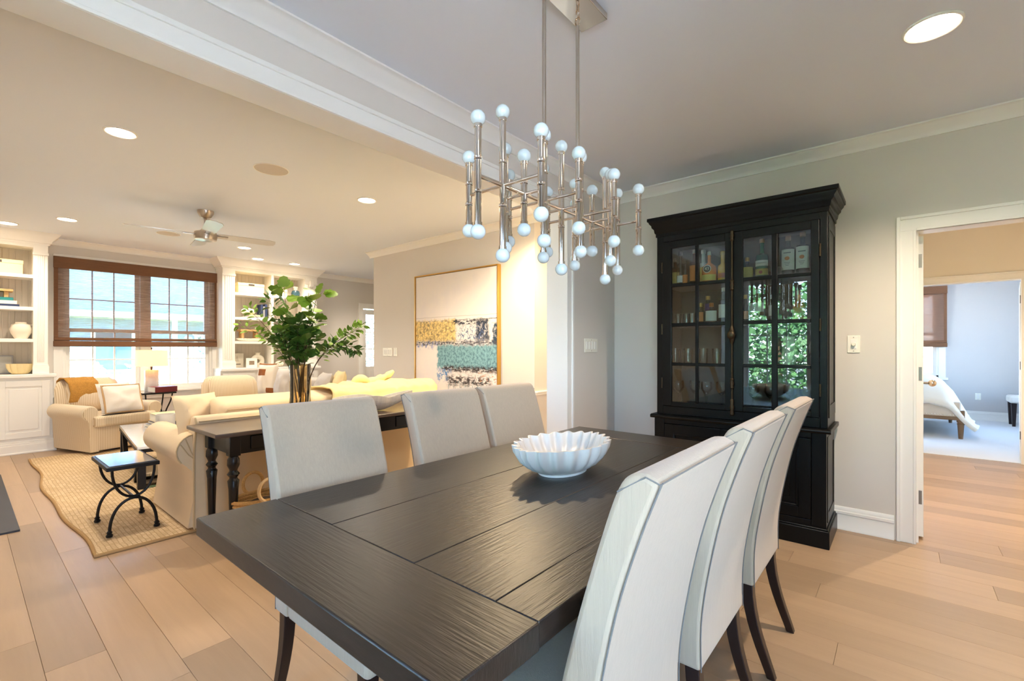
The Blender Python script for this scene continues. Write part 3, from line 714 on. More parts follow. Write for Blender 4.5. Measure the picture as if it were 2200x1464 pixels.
ob('label', G().loft([[(.0435 * math.sin(a), -.0435 * math.cos(a), zz) for zz in (.03, .075)] for a in [math.radians(q) for q in range(-75, 76, 10)]], cap=False, closed=False), LY, bg_)
ob('seal', G().ell((0, -.044, .05), .012, .003, .012), mat('seal_red', (170, 60, 40), .5), bg_)
text('CARPANO', .015, CD, bg_, (0, -.0445, .115))
for x, lb in ((-.612, 'clear white-label spirit bottle, left of the pair on the right door top shelf'), (-.525, 'tall clear spirit bottle with white label, rightmost on the cabinet top shelf')):
    q = bottle(x, 3.72, S1, .285 if x < -.6 else .30, .040, .225, .014, A2, CB, lb, shoulder=.66, band=(.16, .66, LW, 0))
    ob('emblem', G().ell((0, -.0415, .125), .015, .003, .013), LO, q)
    for k, zz in enumerate((.16, .095, .085, .075)): ob('print_line', GB(-.022 + .004 * k, .022 - .004 * k, -.0415, -.040, zz, zz + (.007 if k == 0 else .003)), M['grey'], q)
bottle(-1.203, 3.72, S2, .16, .020, .11, .009, A1, CG, 'small bottle with an orange label, left door second shelf', band=(.1, .55, LO, 0))
bottle(-1.166, 3.77, S2, .215, .024, .15, .013, A2, CG, 'slim bottle with a purple label and gold cap, left door second shelf', band=(.45, .72, LP, 0))
bottle(-1.122, 3.71, S2, .155, .042, .11, .013, A2, mat('cap_orange', (200, 120, 60), .5), 'squat clear bottle with a white label, left door second shelf', shoulder=.6, band=(.1, .6, LW, 0))
bottle(-1.035, 3.72, S2, .265, .036, .19, .013, glassmat('blue_bottle', (160, 196, 212), 1.6), CW, 'tall blue-tinted bottle with a slanted white label beside the bolt', band=(.14, .52, LW, 0))
bottle(-.885, 3.72, S2, .20, .021, .13, .010, A4, CG, 'narrow dark orange-label bottle at the left of the right door second shelf', band=(.1, .4, LO, 0))
bottle(-.812, 3.74, S2, .235, .046, .15, .014, solid((120, 84, 60)), CW, 'broad brown bottle with a white label, right door second shelf', shoulder=.6, band=(.3, .58, LW, 0))
bottle(-.712, 3.74, S2, .19, .026, .13, .011, A2, CW, 'slim clear bottle behind the right door muntin, second shelf', band=(.2, .6, LW, 0))
bottle(-.548, 3.73, S2, .205, .038, .14, .016, A5, mat('cap_rust', (180, 96, 50), .5), 'round orange bottle with a pale neck at the right of the second shelf', shoulder=.5, band=(.15, .42, LY, 0))
def tumbler(x, y, z, h, r, label, grp='tumblers in the black cabinet', n='tumbler'):
    o = ob(n, G().lathe([(0, 0), (r * .86, 0), (r, h), (r - .0025, h), (r * .86 - .0025, .008), (0, .008)], 18), M['glass'], None, loc=(x, y, z + .001))
    return tag(o, label, 'glass', grp)
for i, x in enumerate((-1.375, -1.32, -1.265)): tumbler(x, 3.70 + .03 * (i % 2), S2, .082, .026, ['leftmost', 'middle', 'rightmost'][i] + ' of three tumblers on the left door second shelf')
for i, x in enumerate((-1.395, -1.295, -1.18, -1.08)): tumbler(x, 3.70, S3, .118, .036, ['first', 'second', 'third', 'fourth'][i] + ' highball glass from the left on the third shelf', 'highball glasses', 'highball_glass')
def stem(x, y, label, r=.042, h=.19):
    o = ob('stemmed_glass', G().lathe([(0, 0), (.032, 0), (.032, .003), (.005, .008), (.004, h * .45), (r * .45, h * .52), (r, h * .72), (r * .9, h), (r * .9 - .002, h), (r - .002, h * .72), (r * .43, h * .535), (0, h * .5)], 20), M['glass'], None, loc=(x, y, S4 + .001))
    tag(o, label, 'glass', 'stemmed glasses on the cabinet floor')
for i, x in enumerate((-1.37, -1.26, -1.155, -1.06)): stem(x, 3.70 + .05 * (i % 2), ['leftmost', 'second', 'third', 'fourth'][i] + ' stemmed glass behind the bottom panes of the left door')
for i, x in enumerate((-.83, -.73, -.60, -.51)): stem(x, 3.70 + .05 * (i % 2), ['first', 'second', 'third', 'last'][i] + ' stemmed glass behind the bottom panes of the right door')
o = ob('pitcher', G().lathe([(0, 0), (.038, 0), (.046, .05), (.040, .12), (.034, .17), (.038, .2), (.035, .2), (.031, .17), (.037, .12), (0, .01)], 20).tube(bez([(.038, 0, .17), (.09, 0, .18), (.09, 0, .05), (.044, 0, .06)], 10), .006, 8), M['ceramic'], None, loc=(-.612, 3.74, S3 + .001))
tag(o, 'white pitcher on the right door third shelf', 'pitcher')
o = ob('glass_carafe', G().lathe([(0, 0), (.032, 0), (.034, .2), (.026, .22), (.026, .24), (.0235, .24), (.031, .19), (0, .01)], 18), M['glass'], None, loc=(-.51, 3.72, S3 + .001))
tag(o, 'tall clear carafe at the right of the third shelf', 'carafe')
o = ob('glass_mug', G().lathe([(0, 0), (.026, 0), (.028, .085), (.026, .085), (.024, .006), (0, .006)], 16).tube(bez([(.027, 0, .07), (.065, 0, .075), (.065, 0, .015), (.027, 0, .02)], 8), .004, 6), M['glass'], None, loc=(-.695, 3.68, S1 + .001))
tag(o, 'small glass mug between the green bottle and the pair of white-label bottles', 'mug')

# ------------------------------------------------------------------ switches
def plate(name, c, n, w_, h, kind, label):
    """c centre on wall, n='y-' (faces -y) or 'x+' """
    t = thing(name, label, 'switch', c, 0 if n == 'y-' else PI / 2)
    ob('face_plate', GB(-w_ / 2, w_ / 2, -.006, 0, -h / 2, h / 2), M['plate'], t, bev=.002)
    if kind == 'dial':
        ob('inner_plate', GB(-.017, .017, -.009, -.004, -.033, .033), M['white'], t, bev=.002)
        ob('dial', G().cyl((0, -.008, 0), (0, -.026, 0), .013, .011, 18), M['plate'], t)
    elif kind == 'outlet':
        for z in (-.022, .022): ob('socket', GB(-.014, .014, -.0085, -.004, z - .014, z + .014), M['white'], t, bev=.002)
    else:
        k = kind
        for i in range(k):
            x = (i - (k - 1) / 2) * .046
            ob('rocker', GB(x - .0165, x + .0165, -.010, -.004, -.033, .033), M['white'], t, bev=.002)
    for z in (-h / 2 + .012, h / 2 - .012): ob('screw', G().cyl((0, -.0075, z), (0, -.005, z), .003, n=8), M['hinge'], t)
    return t
plate('dimmer_switch', (-.262, 4.0, 1.298), 'y-', .072, .118, 'dial', 'cream dimmer dial plate between the black cabinet and the doorway')
plate('light_switch', (-2.09, 3.562, 1.296), 'x+', .215, .118, 4, 'wide white rocker switch plate on the narrow grey wall left of the cabinet')
plate('light_switch', (-5.70, 4.0, 1.222), 'y-', .22, .118, 4, 'white multi-gang switch plate left of the painting')
plate('wall_thermostat', (-5.51, 4.0, 1.222), 'y-', .075, .12, 1, 'small white wall control directly beside the switch plate left of the painting')
plate('wall_outlet', (1.02, 11.65, .42), 'y-', .075, .12, 'outlet', 'white outlet low on the bedroom wall')
# ------------------------------------------------------------------ built-in bookcases
SH = (.955, 1.39, 1.78, 2.178)
def bookcase(label, y0, y1, bays, ylow0, ylow1):
    XF = -8.2; XL = -8.14
    t = thing('built_in_bookcase', label, 'bookcase', (0, 0, 0), 0, 'white built-in bookcases flanking the window')
    W_ = M['bookwhite']
    ob('base_cabinet', GB(XW + .002, XL, ylow0, ylow1, .0, .915), W_, t, bev=.003)
    ob('base_moulding', GB(XL, XL + .022, ylow0, ylow1 + .02, 0, .11).box(XL, XL + .016, ylow0, ylow1 + .014, .11, .135).box(XL, XL + .01, ylow0, ylow1 + .008, .135, .155).box(XL, XL + .034, ylow0, ylow1 + .03, 0, .02), W_, t, bev=.004)
    ob('counter', GB(XW + .002, XL + .04, ylow0, ylow1 + .03, .915, .955), W_, t, bev=.006)
    n = max(1, round((ylow1 - ylow0) / .62))
    for i in range(n):
        a = ylow0 + (ylow1 - ylow0) * i / n + .03; b = ylow0 + (ylow1 - ylow0) * (i + 1) / n - .03
        d = ob('cabinet_door', GB(XL, XL + .018, a, a + .07, .19, .88).box(XL, XL + .018, b - .07, b, .19, .88).box(XL, XL + .018, a + .07, b - .07, .19, .26).box(XL, XL + .018, a + .07, b - .07, .81, .88), W_, t, bev=.003)
        ob('door_panel', GB(XL, XL + .006, a + .07, b - .07, .26, .81).box(XL + .004, XL + .016, a + .10, b - .10, .29, .78), W_, d, bev=.008)
    ob('back_panel', GB(XW + .002, XW + .012, y0, y1, .955, 2.6), M['beadboard'], t)
    g = G()
    y = y0 + .04
    while y < y1 - .03: g.box(XW + .012, XW + .016, y, y + .05, .955, 2.56); y += .056
    o = ob('beadboard', g, M['beadboard'], t, bev=.002, seg=1); o['kind'] = 'stuff'
    edges = sorted({y0, y1} | {b for ba in bays for b in ba})
    for i in range(0, len(edges) - 1):
        a, b = edges[i], edges[i + 1]
        if (a, b) in bays:
            for z in SH[1:]: ob('shelf', GB(XW + .016, XF - .005, a - .004, b + .004, z - .042, z), W_, t, bev=.003)
        else:
            p = ob('pilaster', GB(XW + .002, XF, a, b, .955, 2.56), W_, t, bev=.003)
            if b - a > .08:
                g = G()
                k = 4; m_ = .03; w_ = (b - a - 2 * m_) / k
                for q in range(k): g.cyl((XF, a + m_ + w_ * (q + .5), 1.10), (XF, a + m_ + w_ * (q + .5), 2.42), w_ * .36, n=8)
                g.box(XF, XF + .022, a - .008, b + .008, .957, 1.05).box(XF, XF + .014, a - .004, b + .004, 1.05, 1.07).box(XF, XF + .02, a - .006, b + .006, 2.43, 2.46).box(XF, XF + .012, a, b, 2.46, 2.54)
                ob('fluting', g, W_, p, bev=.002)
    ob('header', GB(XW + .002, XF + .003, y0 - .001, y1 + .001, 2.515, 2.60), W_, t, bev=.003)
    prof = [(0, 2.555), (.012, 2.555), (.016, 2.575), (.03, 2.58), (.036, 2.605), (.075, 2.65), (.10, 2.675), (.11, 2.70), (0, 2.70)]
    e = y1
    rings = [[(XF + o, y0 - (o if y0 > 1 else 0), z) for o, z in prof], [(XF + o, y1 + o, z) for o, z in prof], [(XW + .004, y1 + o, z) for o, z in prof]]
    if y0 > 1: rings = [[(XW + .004, y0 - o, z) for o, z in prof]] + rings
    ob('crown', G().loft(rings), W_, t)
    rebase(t, (XW + .15, (y0 + y1) / 2, 0)); return t
bookcase('white built-in bookcase left of the big window, cut by the left edge of the photo', -.24, .735, [(-.12, .605)], -.24, .775)
bookcase('white built-in bookcase right of the big window, partly behind the green branches', 2.685, 4.225, [(2.867, 3.428), (3.468, 4.005)], 2.64, 4.225)
t = thing('wall_sensor', 'small white sensor box high on the right bookcase pilaster', 'sensor', (-8.178, 4.11, 2.44))
ob('sensor_body', GB(0, .045, -.035, .035, -.06, .05), M['white'], t, bev=.008); ob('sensor_cord', G().tube(bez([(.01, -.03, -.05), (.02, -.08, -.2), (.01, -.03, -.5), (.01, -.04, -.9)], 12), .004, 6), M['grey'], t)

# ------------------------------------------------------------------ things on the shelves
def XB(o, label, cat, group=None): return tag(o, label, cat, group)
def storage_box(y, z, w_, d, h, label):
    t = thing('storage_box', label, 'box', (-8.34, y, z + .001), 0, 'cream storage boxes on the top shelves')
    ob('box_body', GB(-d / 2, d / 2, -w_ / 2, w_ / 2, 0, h - .04), M['box'], t, bev=.004); ob('box_lid', GB(-d / 2 - .004, d / 2 + .004, -w_ / 2 - .004, w_ / 2 + .004, h - .045, h), M['box'], t, bev=.004)
    ob('label_holder', GB(d / 2 + .004, d / 2 + .007, -.045, .045, h - .04, h - .012), M['dark'], t)
storage_box(.30, 2.178, .44, .22, .165, 'cream lidded storage box on the left bookcase top shelf')
storage_box(3.12, 2.178, .40, .24, .165, 'cream lidded storage box on the right bookcase top shelf')
storage_box(3.62, 2.178, .20, .16, .12, 'small cream box left of the teal jar, right bookcase top shelf')
def flat_book(x, y, z, w_, d, h, m, label, rz=0, group=None):
    t = thing('book', label, 'book', (x, y, z + .001), rz, group)
    ob('cover', GB(-d / 2, d / 2, -w_ / 2, w_ / 2, 0, .003).box(-d / 2, d / 2, -w_ / 2, w_ / 2, h - .003, h).box(d / 2 - .003, d / 2, -w_ / 2, w_ / 2, .003, h - .003), m, t, bev=.001, seg=1)
    ob('pages', GB(-d / 2 + .004, d / 2 - .003, -w_ / 2 + .004, w_ / 2 - .004, .003, h - .003), M['page'], t)
    return t
flat_book(-8.34, .26, 1.78, .46, .22, .026, M['navy'], 'dark book at the bottom of the stack on the left bookcase')
flat_book(-8.34, .25, 1.807, .44, .22, .042, M['white'], 'thick white book in the middle of the stack on the left bookcase')
flat_book(-8.34, .23, 1.85, .42, .21, .036, M['teal'], 'teal book on top of the stack on the left bookcase')
def riser(y, z, w_, h, label):
    t = thing('wooden_riser', label, 'riser', (-8.34, y, z + .001))
    ob('riser_top', GB(-.09, .09, -w_ / 2, w_ / 2, h - .028, h), M['wood'], t, bev=.003)
    for s_ in (-1, 1):
        ob('riser_leg', GB(-.06, .06, s_ * w_ * .36 - .02, s_ * w_ * .36 + .02, 0, h - .028), M['wood'], t, bev=.003)
    return t
riser(.24, 1.887, .40, .10, 'small wooden riser on the teal book of the left bookcase')
t = thing('fish_vase', 'rounded white ceramic vase with fins at one side, left bookcase', 'vase', (-8.34, .51, 1.391))
ob('vase_body', G().lathe([(0, 0), (.055, 0), (.09, .07), (.10, .12), (.085, .17), (.05, .19), (.05, .205), (.04, .205), (.04, .185), (0, .17)], 20), M['ceramic'], t)
for k in range(3): ob('fin', G().ell((0, .095 + .006 * (k % 2), .17 - .045 * k), .012, .035, .018), M['ceramic'], t)
ob('rim_wire', G().tube([(.0, .085 * math.cos(a), .15 + .10 * math.sin(a)) for a in [math.radians(q) for q in range(0, 181, 15)]], .006, 6), M['glass'], t)
o = ob('coral_ornament', G().ell((0, 0, .05), .04, .05, .05).ell((0, -.03, .11), .03, .035, .03), M['coral'], None, loc=(-8.34, .27, 1.391)); tag(o, 'small coral-coloured ornament left of the white vase, left bookcase', 'ornament')
t = thing('picture_frame', 'grey landscape print leaning behind the scalloped bowl, left bookcase', 'frame', (-8.44, .29, .957))
ob('frame', GB(-.01, .012, -.16, .16, 0, .23), M['grey'], t, bev=.003); ob('print', GB(.012, .014, -.145, .145, .015, .215), mat('print_grey', (196, 194, 186), .6, grain=((3, 3, 9), .4)), t)
def scallop(c, rx, ry, h, nl, m, label):
    t = thing('scalloped_bowl', label, 'bowl', c)
    def ring(r, z, a): return [(rx * r * (1 - a + a * abs(math.cos(nl * q / 2)) ** .7) * math.cos(q), ry * r * (1 - a + a * abs(math.cos(nl * q / 2)) ** .7) * math.sin(q), z) for q in [2 * PI * i / 96 for i in range(96)]]
    P_ = [(.5, 0, .02), (.75, h * .2, .1), (.95, h * .6, .14), (1, h, .14)]
    ob('bowl_body', G().loft([ring(*p) for p in P_] + [ring(.92, h, .14), ring(.6, h * .3, .08), ring(.3, h * .15, 0)]), m, t, ang=60)
scallop((-8.33, .50, .957), .10, .125, .125, 10, M['box'], 'cream scalloped bowl on the counter of the left bookcase')
t = thing('ginger_jar', 'teal glazed jar with a pale neck on the right bookcase top shelf', 'jar', (-8.33, 3.90, 2.179))
ob('jar_body', G().lathe([(0, 0), (.045, 0), (.065, .03), (.075, .075), (.06, .12), (.035, .135), (0, .135)], 22), M['cteal'], t)
ob('jar_neck', G().lathe([(.034, .13), (.03, .16), (.042, .185), (.042, .195), (.03, .195), (.02, .16), (.02, .13)], 20), M['ceramic'], t)
ob('jar_band', G().lathe([(.048, .0), (.0665, .028), (.060, .03), (.044, .003)], 20), M['dark'], t)
flat_book(-8.33, 3.17, 1.78, .30, .20, .022, M['grey'], 'grey book under the cream book, right bookcase second shelf')
flat_book(-8.33, 3.20, 1.803, .22, .18, .028, M['box'], 'cream book under the white oval dish, right bookcase')
o = ob('oval_dish', G().ell((0, 0, .055), .055, .115, .055), M['ceramic'], None, loc=(-8.32, 3.11, 1.832)); tag(o, 'white oval shell dish on books, right bookcase second shelf', 'dish')
for i, (yy, hh, m_) in enumerate(((3.30, .23, M['navy']), (3.335, .20, M['grey']), (3.37, .24, M['navy']))):
    o = GB(-.08, .08, -.015, .015, 0, hh); q = thing('book', ['navy upright book, left of three, right bookcase second shelf', 'grey upright book between two navy ones, right bookcase', 'tallest navy upright book against the divider, right bookcase'][i], 'book', (-8.34, yy, 1.781), 0, 'upright books on the right bookcase')
    ob('cover', o, m_, q, bev=.002); ob('pages', GB(-.076, .07, -.011, .011, .004, hh + .001), M['page'], q)
o = scallop((-8.33, 3.13, 1.391), .09, .20, .05, 22, M['ceramic'], 'low white scalloped tray under the wooden riser, right bookcase third shelf')
riser(3.12, 1.444, .30, .14, 'pale wooden riser on the scalloped tray of the right bookcase')
flat_book(-8.33, 3.66, 1.39, .2, .18, .03, M['navy'], 'navy book lying behind the branches, right bookcase')
t = thing('sign_board', 'square off-white sign board with a small dark line of print, right bookcase', 'sign', (-8.42, 2.97, .957))
ob('board', GB(-.01, .012, -.10, .10, 0, .235), mat('sign_white', (226, 218, 200), .7), t, bev=.002); ob('print_line', GB(.012, .0135, -.055, .055, .05, .062), M['dark'], t); ob('print_mark', G().prism([(-.03, .10), (.03, .10), (.0, .2)], 'x', .012, .0128), mat('sign_mark', (206, 196, 178), .7), t)
t = thing('photo_frame', 'small cream photo frame in front of the ring vase, right bookcase', 'frame', (-8.27, 3.14, .957))
ob('frame', GB(-.008, .012, -.085, .085, 0, .155), M['white'], t, bev=.003); ob('photo', GB(.012, .0135, -.04, .04, .045, .11), mat('photo_print', (150, 130, 110), .6, grain=((40, 40, 40), .8)), t)
t = thing('ring_vase', 'cream ring-shaped vase with a hole, right bookcase', 'vase', (-8.36, 3.27, .957))
ob('ring', G().tube([(0, .072 * math.cos(a), .105 + .072 * math.sin(a)) for a in [2 * PI * k / 24 for k in range(24)]], .04, 12, True), M['ceramic'], t); ob('vase_neck', G().lathe([(.035, .2), (.03, .225), (.045, .245), (.03, .245), (.02, .2)], 16), M['ceramic'], t); ob('vase_foot', GB(-.035, .035, -.05, .05, 0, .012), M['ceramic'], t, bev=.004)
t = thing('knot_ornament', 'white knotted ball ornament on the right bookcase counter', 'ornament', (-8.31, 3.60, .957))
for k in range(3):
    q = [Matrix.Rotation(k * 1.05, 4, 'Z') @ Vector((.055 * math.cos(a), .02 * math.sin(3 * a), .052 + .03 * math.sin(a))) for a in [2 * PI * j / 20 for j in range(20)]]
    ob('knot_strand', G().tube(q, .021, 8, True), M['ceramic'], t)
flat_book(-8.33, 3.85, .955, .18, .16, .028, M['grey'], 'grey book behind the branches on the right bookcase counter')

# ------------------------------------------------------------------ woven shades
def woven(name, label, root_loc, ax, w_, ztop, zbot, val):
    t = thing(name, label, 'blind', root_loc)
    def bx(a0, a1, d0, d1, z0, z1): return GB(d0, d1, a0, a1, z0, z1) if ax == 'x' else GB(a0, a1, -d1, -d0, z0, z1)
    ob('valance', bx(-w_ / 2, w_ / 2, .05, .075, ztop - val, ztop), M['bamboo'], t, bev=.003)
    sh = glassmat('shade_weave_' + ax, (0, 0, 0)); nt = sh.node_tree; n = nt.nodes; n.clear(); L = nt.links
    tc = n.new('ShaderNodeTexCoord'); sx = n.new('ShaderNodeSeparateXYZ'); L.new(tc.outputs['Object'], sx.inputs[0])
    nz = n.new('ShaderNodeTexNoise'); nz.inputs['Scale'].default_value = 1; mp = n.new('ShaderNodeMapping'); mp.inputs['Scale'].default_value = (9, 9, 420); L.new(tc.outputs['Object'], mp.inputs[0]); L.new(mp.outputs[0], nz.inputs['Vector'])
    mr = n.new('ShaderNodeMapRange'); mr.inputs['From Min'].default_value = .3; mr.inputs['From Max'].default_value = .7; mr.inputs['To Min'].default_value = .30 if ax == 'x' else .86; mr.inputs['To Max'].default_value = .62 if ax == 'x' else .98; L.new(nz.outputs['Fac'], mr.inputs[0])
    tr = n.new('ShaderNodeBsdfTransparent'); df = n.new('ShaderNodeBsdfDiffuse'); df.inputs[0].default_value = (*lin((150, 122, 106)), 1); tl = n.new('ShaderNodeBsdfTranslucent'); tl.inputs[0].default_value = (*lin((150, 110, 84)), 1)
    m1 = n.new('ShaderNodeMixShader'); m1.inputs[0].default_value = .3; L.new(df.outputs[0], m1.inputs[1]); L.new(tl.outputs[0], m1.inputs[2])
    m2 = n.new('ShaderNodeMixShader'); L.new(mr.outputs[0], m2.inputs[0]); L.new(tr.outputs[0], m2.inputs[1]); L.new(m1.outputs[0], m2.inputs[2])
    oo = n.new('ShaderNodeOutputMaterial'); L.new(m2.outputs[0], oo.inputs[0])
    ob('shade_fabric', bx(-w_ / 2 + .01, w_ / 2 - .01, .045, .048, zbot + .04, ztop - .02), sh, t)
    for a0, a1 in ((-w_ / 2 + .005, -w_ / 2 + .045), (w_ / 2 - .045, w_ / 2 - .005)): ob('side_band', bx(a0, a1, .040, .052, zbot + .02, ztop - .02), M['bamboo'], t)
    ob('hem_fold', bx(-w_ / 2, w_ / 2, .035, .07, zbot, zbot + .075).add(*((lambda q: (q.v, q.f))(bx(-w_ / 2 + .004, w_ / 2 - .004, .04, .062, zbot + .08, zbot + .12)))), M['bamboo'], t, bev=.008)
    return t
woven('woven_shade', 'wide woven-wood roman shade half lowered over the living room window', (XW, 1.755, 0), 'x', 1.90, 2.475, 1.297, .15)
woven('woven_shade', 'narrow woven-wood shade on the bedroom window', (.05, 11.65, 0), 'y', 1.14, 2.42, 1.30, .14)
# ------------------------------------------------------------------ rug
def rugf(u, v):
    x = -3.745 - 3.85 * u; y = .52 + 3.3 * v
    if v < .02: y += .013 * math.sin(u * 19) + .022 * math.sin(u * 8 + 1)
    return (x, y, .016 + .0015 * mnoise.noise(Vector((x * 5, y * 5, 0))))
g = G().grid(rugf, 70, 60)
rug = tag(ob('jute_rug', g, M['jute']), 'woven jute area rug under the sofa and coffee table', 'rug')
edge = [rugf(0, i / 30) for i in range(31)]; edge2 = [rugf(i / 60, 0) for i in range(61)]
ob('rug_binding', G().tube([(p[0], p[1], .010) for p in reversed(edge2)] + [(p[0], p[1], .010) for p in edge[1:]], .011, 8), M['jutedk'], rug)
nt = M['jute'].node_tree; n = nt.nodes; L = nt.links; b = n['Principled BSDF']
tc = n.new('ShaderNodeTexCoord'); br = n.new('ShaderNodeTexBrick'); br.offset = .0; br.inputs['Scale'].default_value = 1
br.inputs['Brick Width'].default_value = .034; br.inputs['Row Height'].default_value = .024; br.inputs['Mortar Size'].default_value = .0032; br.inputs['Mortar Smooth'].default_value = .6
br.inputs['Color1'].default_value = (*lin((224, 200, 162)), 1); br.inputs['Color2'].default_value = (*lin((204, 176, 134)), 1); br.inputs['Mortar'].default_value = (*lin((182, 152, 114)), 1)
nz = n.new('ShaderNodeTexNoise'); nz.inputs['Scale'].default_value = 14; mxv = n.new('ShaderNodeMix'); mxv.data_type = 'VECTOR'; mxv.inputs['Factor'].default_value = .012
L.new(tc.outputs['Object'], nz.inputs['Vector']); L.new(tc.outputs['Object'], mxv.inputs['A']); L.new(nz.outputs['Color'], mxv.inputs['B']); L.new(mxv.outputs['Result'], br.inputs['Vector']); L.new(br.outputs['Color'], b.inputs['Base Color'])

# ------------------------------------------------------------------ sofa (back towards the dining table, x+)
sf = thing('sofa', 'long cream slipcovered roll-arm sofa with its back to the dining table', 'sofa')
CR = M['cream']; SY0, SY1 = 1.05, 3.36
ob('sofa_base', GB(-4.62, -3.86, SY0 + .06, SY1 - .06, .03, .40), CR, sf, bev=.02)
bp = [(-3.745, .02), (-3.748, .3), (-3.745, .55), (-3.715, .70), (-3.705, .755), (-3.725, .79), (-3.77, .80), (-3.82, .785), (-3.90, .62), (-3.96, .42), (-3.97, .02)]
ob('sofa_back', G().prism(bp, 'y', SY0, SY1), CR, sf, bev=.012, seg=3)
ob('piping', G().tube([(x + .002, SY0 + .003, z) for x, z in bp[:6]], .006, 6).tube([(-3.704, SY0 + .02, .765), (-3.704, SY1 - .02, .765)], .005, 6), M['creamwelt'], sf)
def rollarm(y, sg):
    """arm: panel plus rolled top; sg=-1 outer side is y-"""
    rings = []
    for x, k in ((-4.66, .94), (-4.64, 1), (-4.2, 1), (-3.80, 1), (-3.765, .97)):
        r = []
        for a, rr_ in [(q, 1) for q in range(-40, 231, 15)]:
            r.append((x, y + sg * (-.0 + .116 * k * math.cos(math.radians(a))) + sg * .03, .56 + .116 * k * math.sin(math.radians(a))))
        r += [(x, y - sg * .07, .40), (x, y - sg * .07, .03), (x, y + sg * .06 * k + sg * .02, .03), (x, y + sg * .045 * k, .25), (x, y + sg * .055, .42)]
        rings.append(r)
    a_ = ob('arm', G().loft(rings), CR, sf, ang=50)
    cx = -3.762
    g = G(); 
    for q in range(-60, 61, 24):
        a = math.radians(90 + q); g.tube([(cx + .004, y + sg * .03, .49), (cx + .008, y + sg * .03 - .055 * math.cos(a), .51 + .055 * math.sin(a)), (cx + .002, y + sg * .03 - .107 * math.cos(a), .56 + .107 * math.sin(a))], .0035, 5)
    ob('pleat', g, M['creamwelt'], a_)
    ob('piping', G().tube([(cx + .002, y + sg * (.03 + .116 * math.cos(math.radians(a))), .56 + .116 * math.sin(math.radians(a))) for a in range(-40, 231, 15)], .005, 6), M['creamwelt'], a_)
rollarm(1.10, -1); rollarm(SY1 - .05, 1)
for i in range(3):
    a = 1.22 + i * .69
    ob('seat_cushion', GB(-4.66, -3.97, a + .005, a + .685, .40, .56), CR, sf, bev=.05, seg=4)
    rings = []
    q = G().box(-.13, .13, -.345, .345, 0, .42)
    c = ob('back_cushion', q, CR, sf, bev=.055, seg=4, loc=(-4.00, a + .345, .475), rot=(0, math.radians(14), 0))
    ob('cushion_welt', G().tube([(.128, .30 * math.cos(t) ** 1 if False else yy, zz) for yy, zz in ((-.30, .03), (-.315, .35), (-.29, .385), (.29, .385), (.315, .35), (.30, .03))], .006, 6), M['creamwelt'], c)
rebase(sf, (-4.2, 2.2, 0))
def pillow(label, loc, rz, tilt, w_, h, t, m, seed, cat='pillow', extra=None, name='throw_pillow', group=None):
    o = ob(name, G().pillow(w_, h, t, seed), m, None, loc=loc, rot=(tilt, 0, rz)); tag(o, label, cat, group)
    return o
pillow('plump cream pillow leaning out past the near end of the sofa back', (-4.02, 1.15, .785), PI / 2 + .35, -.25, .33, .30, .16, M['cream'], 3)

# throw over the sofa back
def throw(u, v):
    y = 2.02 + 1.16 * u + .05 * math.sin(v * 5)
    path = [(-3.695, .79), (-3.715, .825), (-3.735, .865), (-3.79, .905), (-3.88, .92), (-4.02, .915), (-4.12, .875), (-4.17, .80), (-4.19, .70)]
    s_ = v * (len(path) - 1); i = min(int(s_), len(path) - 2); f = s_ - i
    x = path[i][0] * (1 - f) + path[i + 1][0] * f; z = path[i][1] * (1 - f) + path[i + 1][1] * f
    d = mnoise.noise(Vector((u * 5, v * 2.5, 1.3))) * .04 + mnoise.noise(Vector((u * 17, v * 3, 5))) * .03
    fall = 1 if v > .2 else .5
    z0 = .010 + .03 * u * v
    return (x + .006, y, z + z0 + abs(d) * fall)
tw = ob('throw_blanket', G().grid(throw, 46, 30), M['yel'], None, ang=80); tw.modifiers.new('solid', 'SOLIDIFY').thickness = .012
tag(tw, 'bright yellow-cream throw draped over the far part of the sofa back', 'blanket')
kn = G().tube(bez([(-4.02, 2.42, .93), (-4.02, 2.50, 1.02), (-4.0, 2.60, .93)], 10), [.02 + .025 * math.sin(PI * i / 10) for i in range(11)], 10)
kn.tube(bez([(-4.02, 2.60, .92), (-4.0, 2.70, .98), (-3.99, 2.76, .96), (-3.98, 2.86, 1.04)], 10), [.05 - .026 * i / 10 + .008 * math.sin(i * 1.7) for i in range(11)], 10)
ob('blanket_folds', kn, M['yel'], tw)

# ------------------------------------------------------------------ sofa table
st = thing('sofa_table', 'dark narrow console table with turned legs behind the sofa', 'table')
BL = M['blacklac']; AY0, AY1 = .99, 3.0
ob('table_top', GB(-3.685, -3.135, AY0, AY1, .726, .752), mat('console_top', (86, 74, 68), .28, grain=((10, 2, 10), .4, 5), coat=.2), st, bev=.006)
lx = (-3.60, -3.215); ly = (1.115, AY1 - .12)
ob('apron', GB(-3.60, -3.575, ly[0], ly[1], .60, .726).box(-3.24, -3.215, ly[0], ly[1], .60, .726).box(-3.6, -3.215, ly[0] - .012, ly[0] + .012, .60, .726).box(-3.6, -3.215, ly[1] - .012, ly[1] + .012, .6, .726), BL, st, bev=.003)
for i in range(3):
    a = ly[0] + .10 + i * .56
    d = ob('drawer', GB(-3.217, -3.205, a, a + .40, .622, .708), BL, st, bev=.004)
    ob('drawer_knob', G().cyl((-3.206, a + .2, .665), (-3.188, a + .2, .665), .006).ell((-3.184, a + .2, .665), .009, .011, .011), M['brassold'], d)
leg = [(0, 0), (.014, 0), (.018, .03), (.028, .39), (.034, .44), (.024, .452), (.022, .462), (.036, .482), (.022, .502), (.024, .512), (.036, .54), (.034, .575), (.022, .600), (0, .60)]
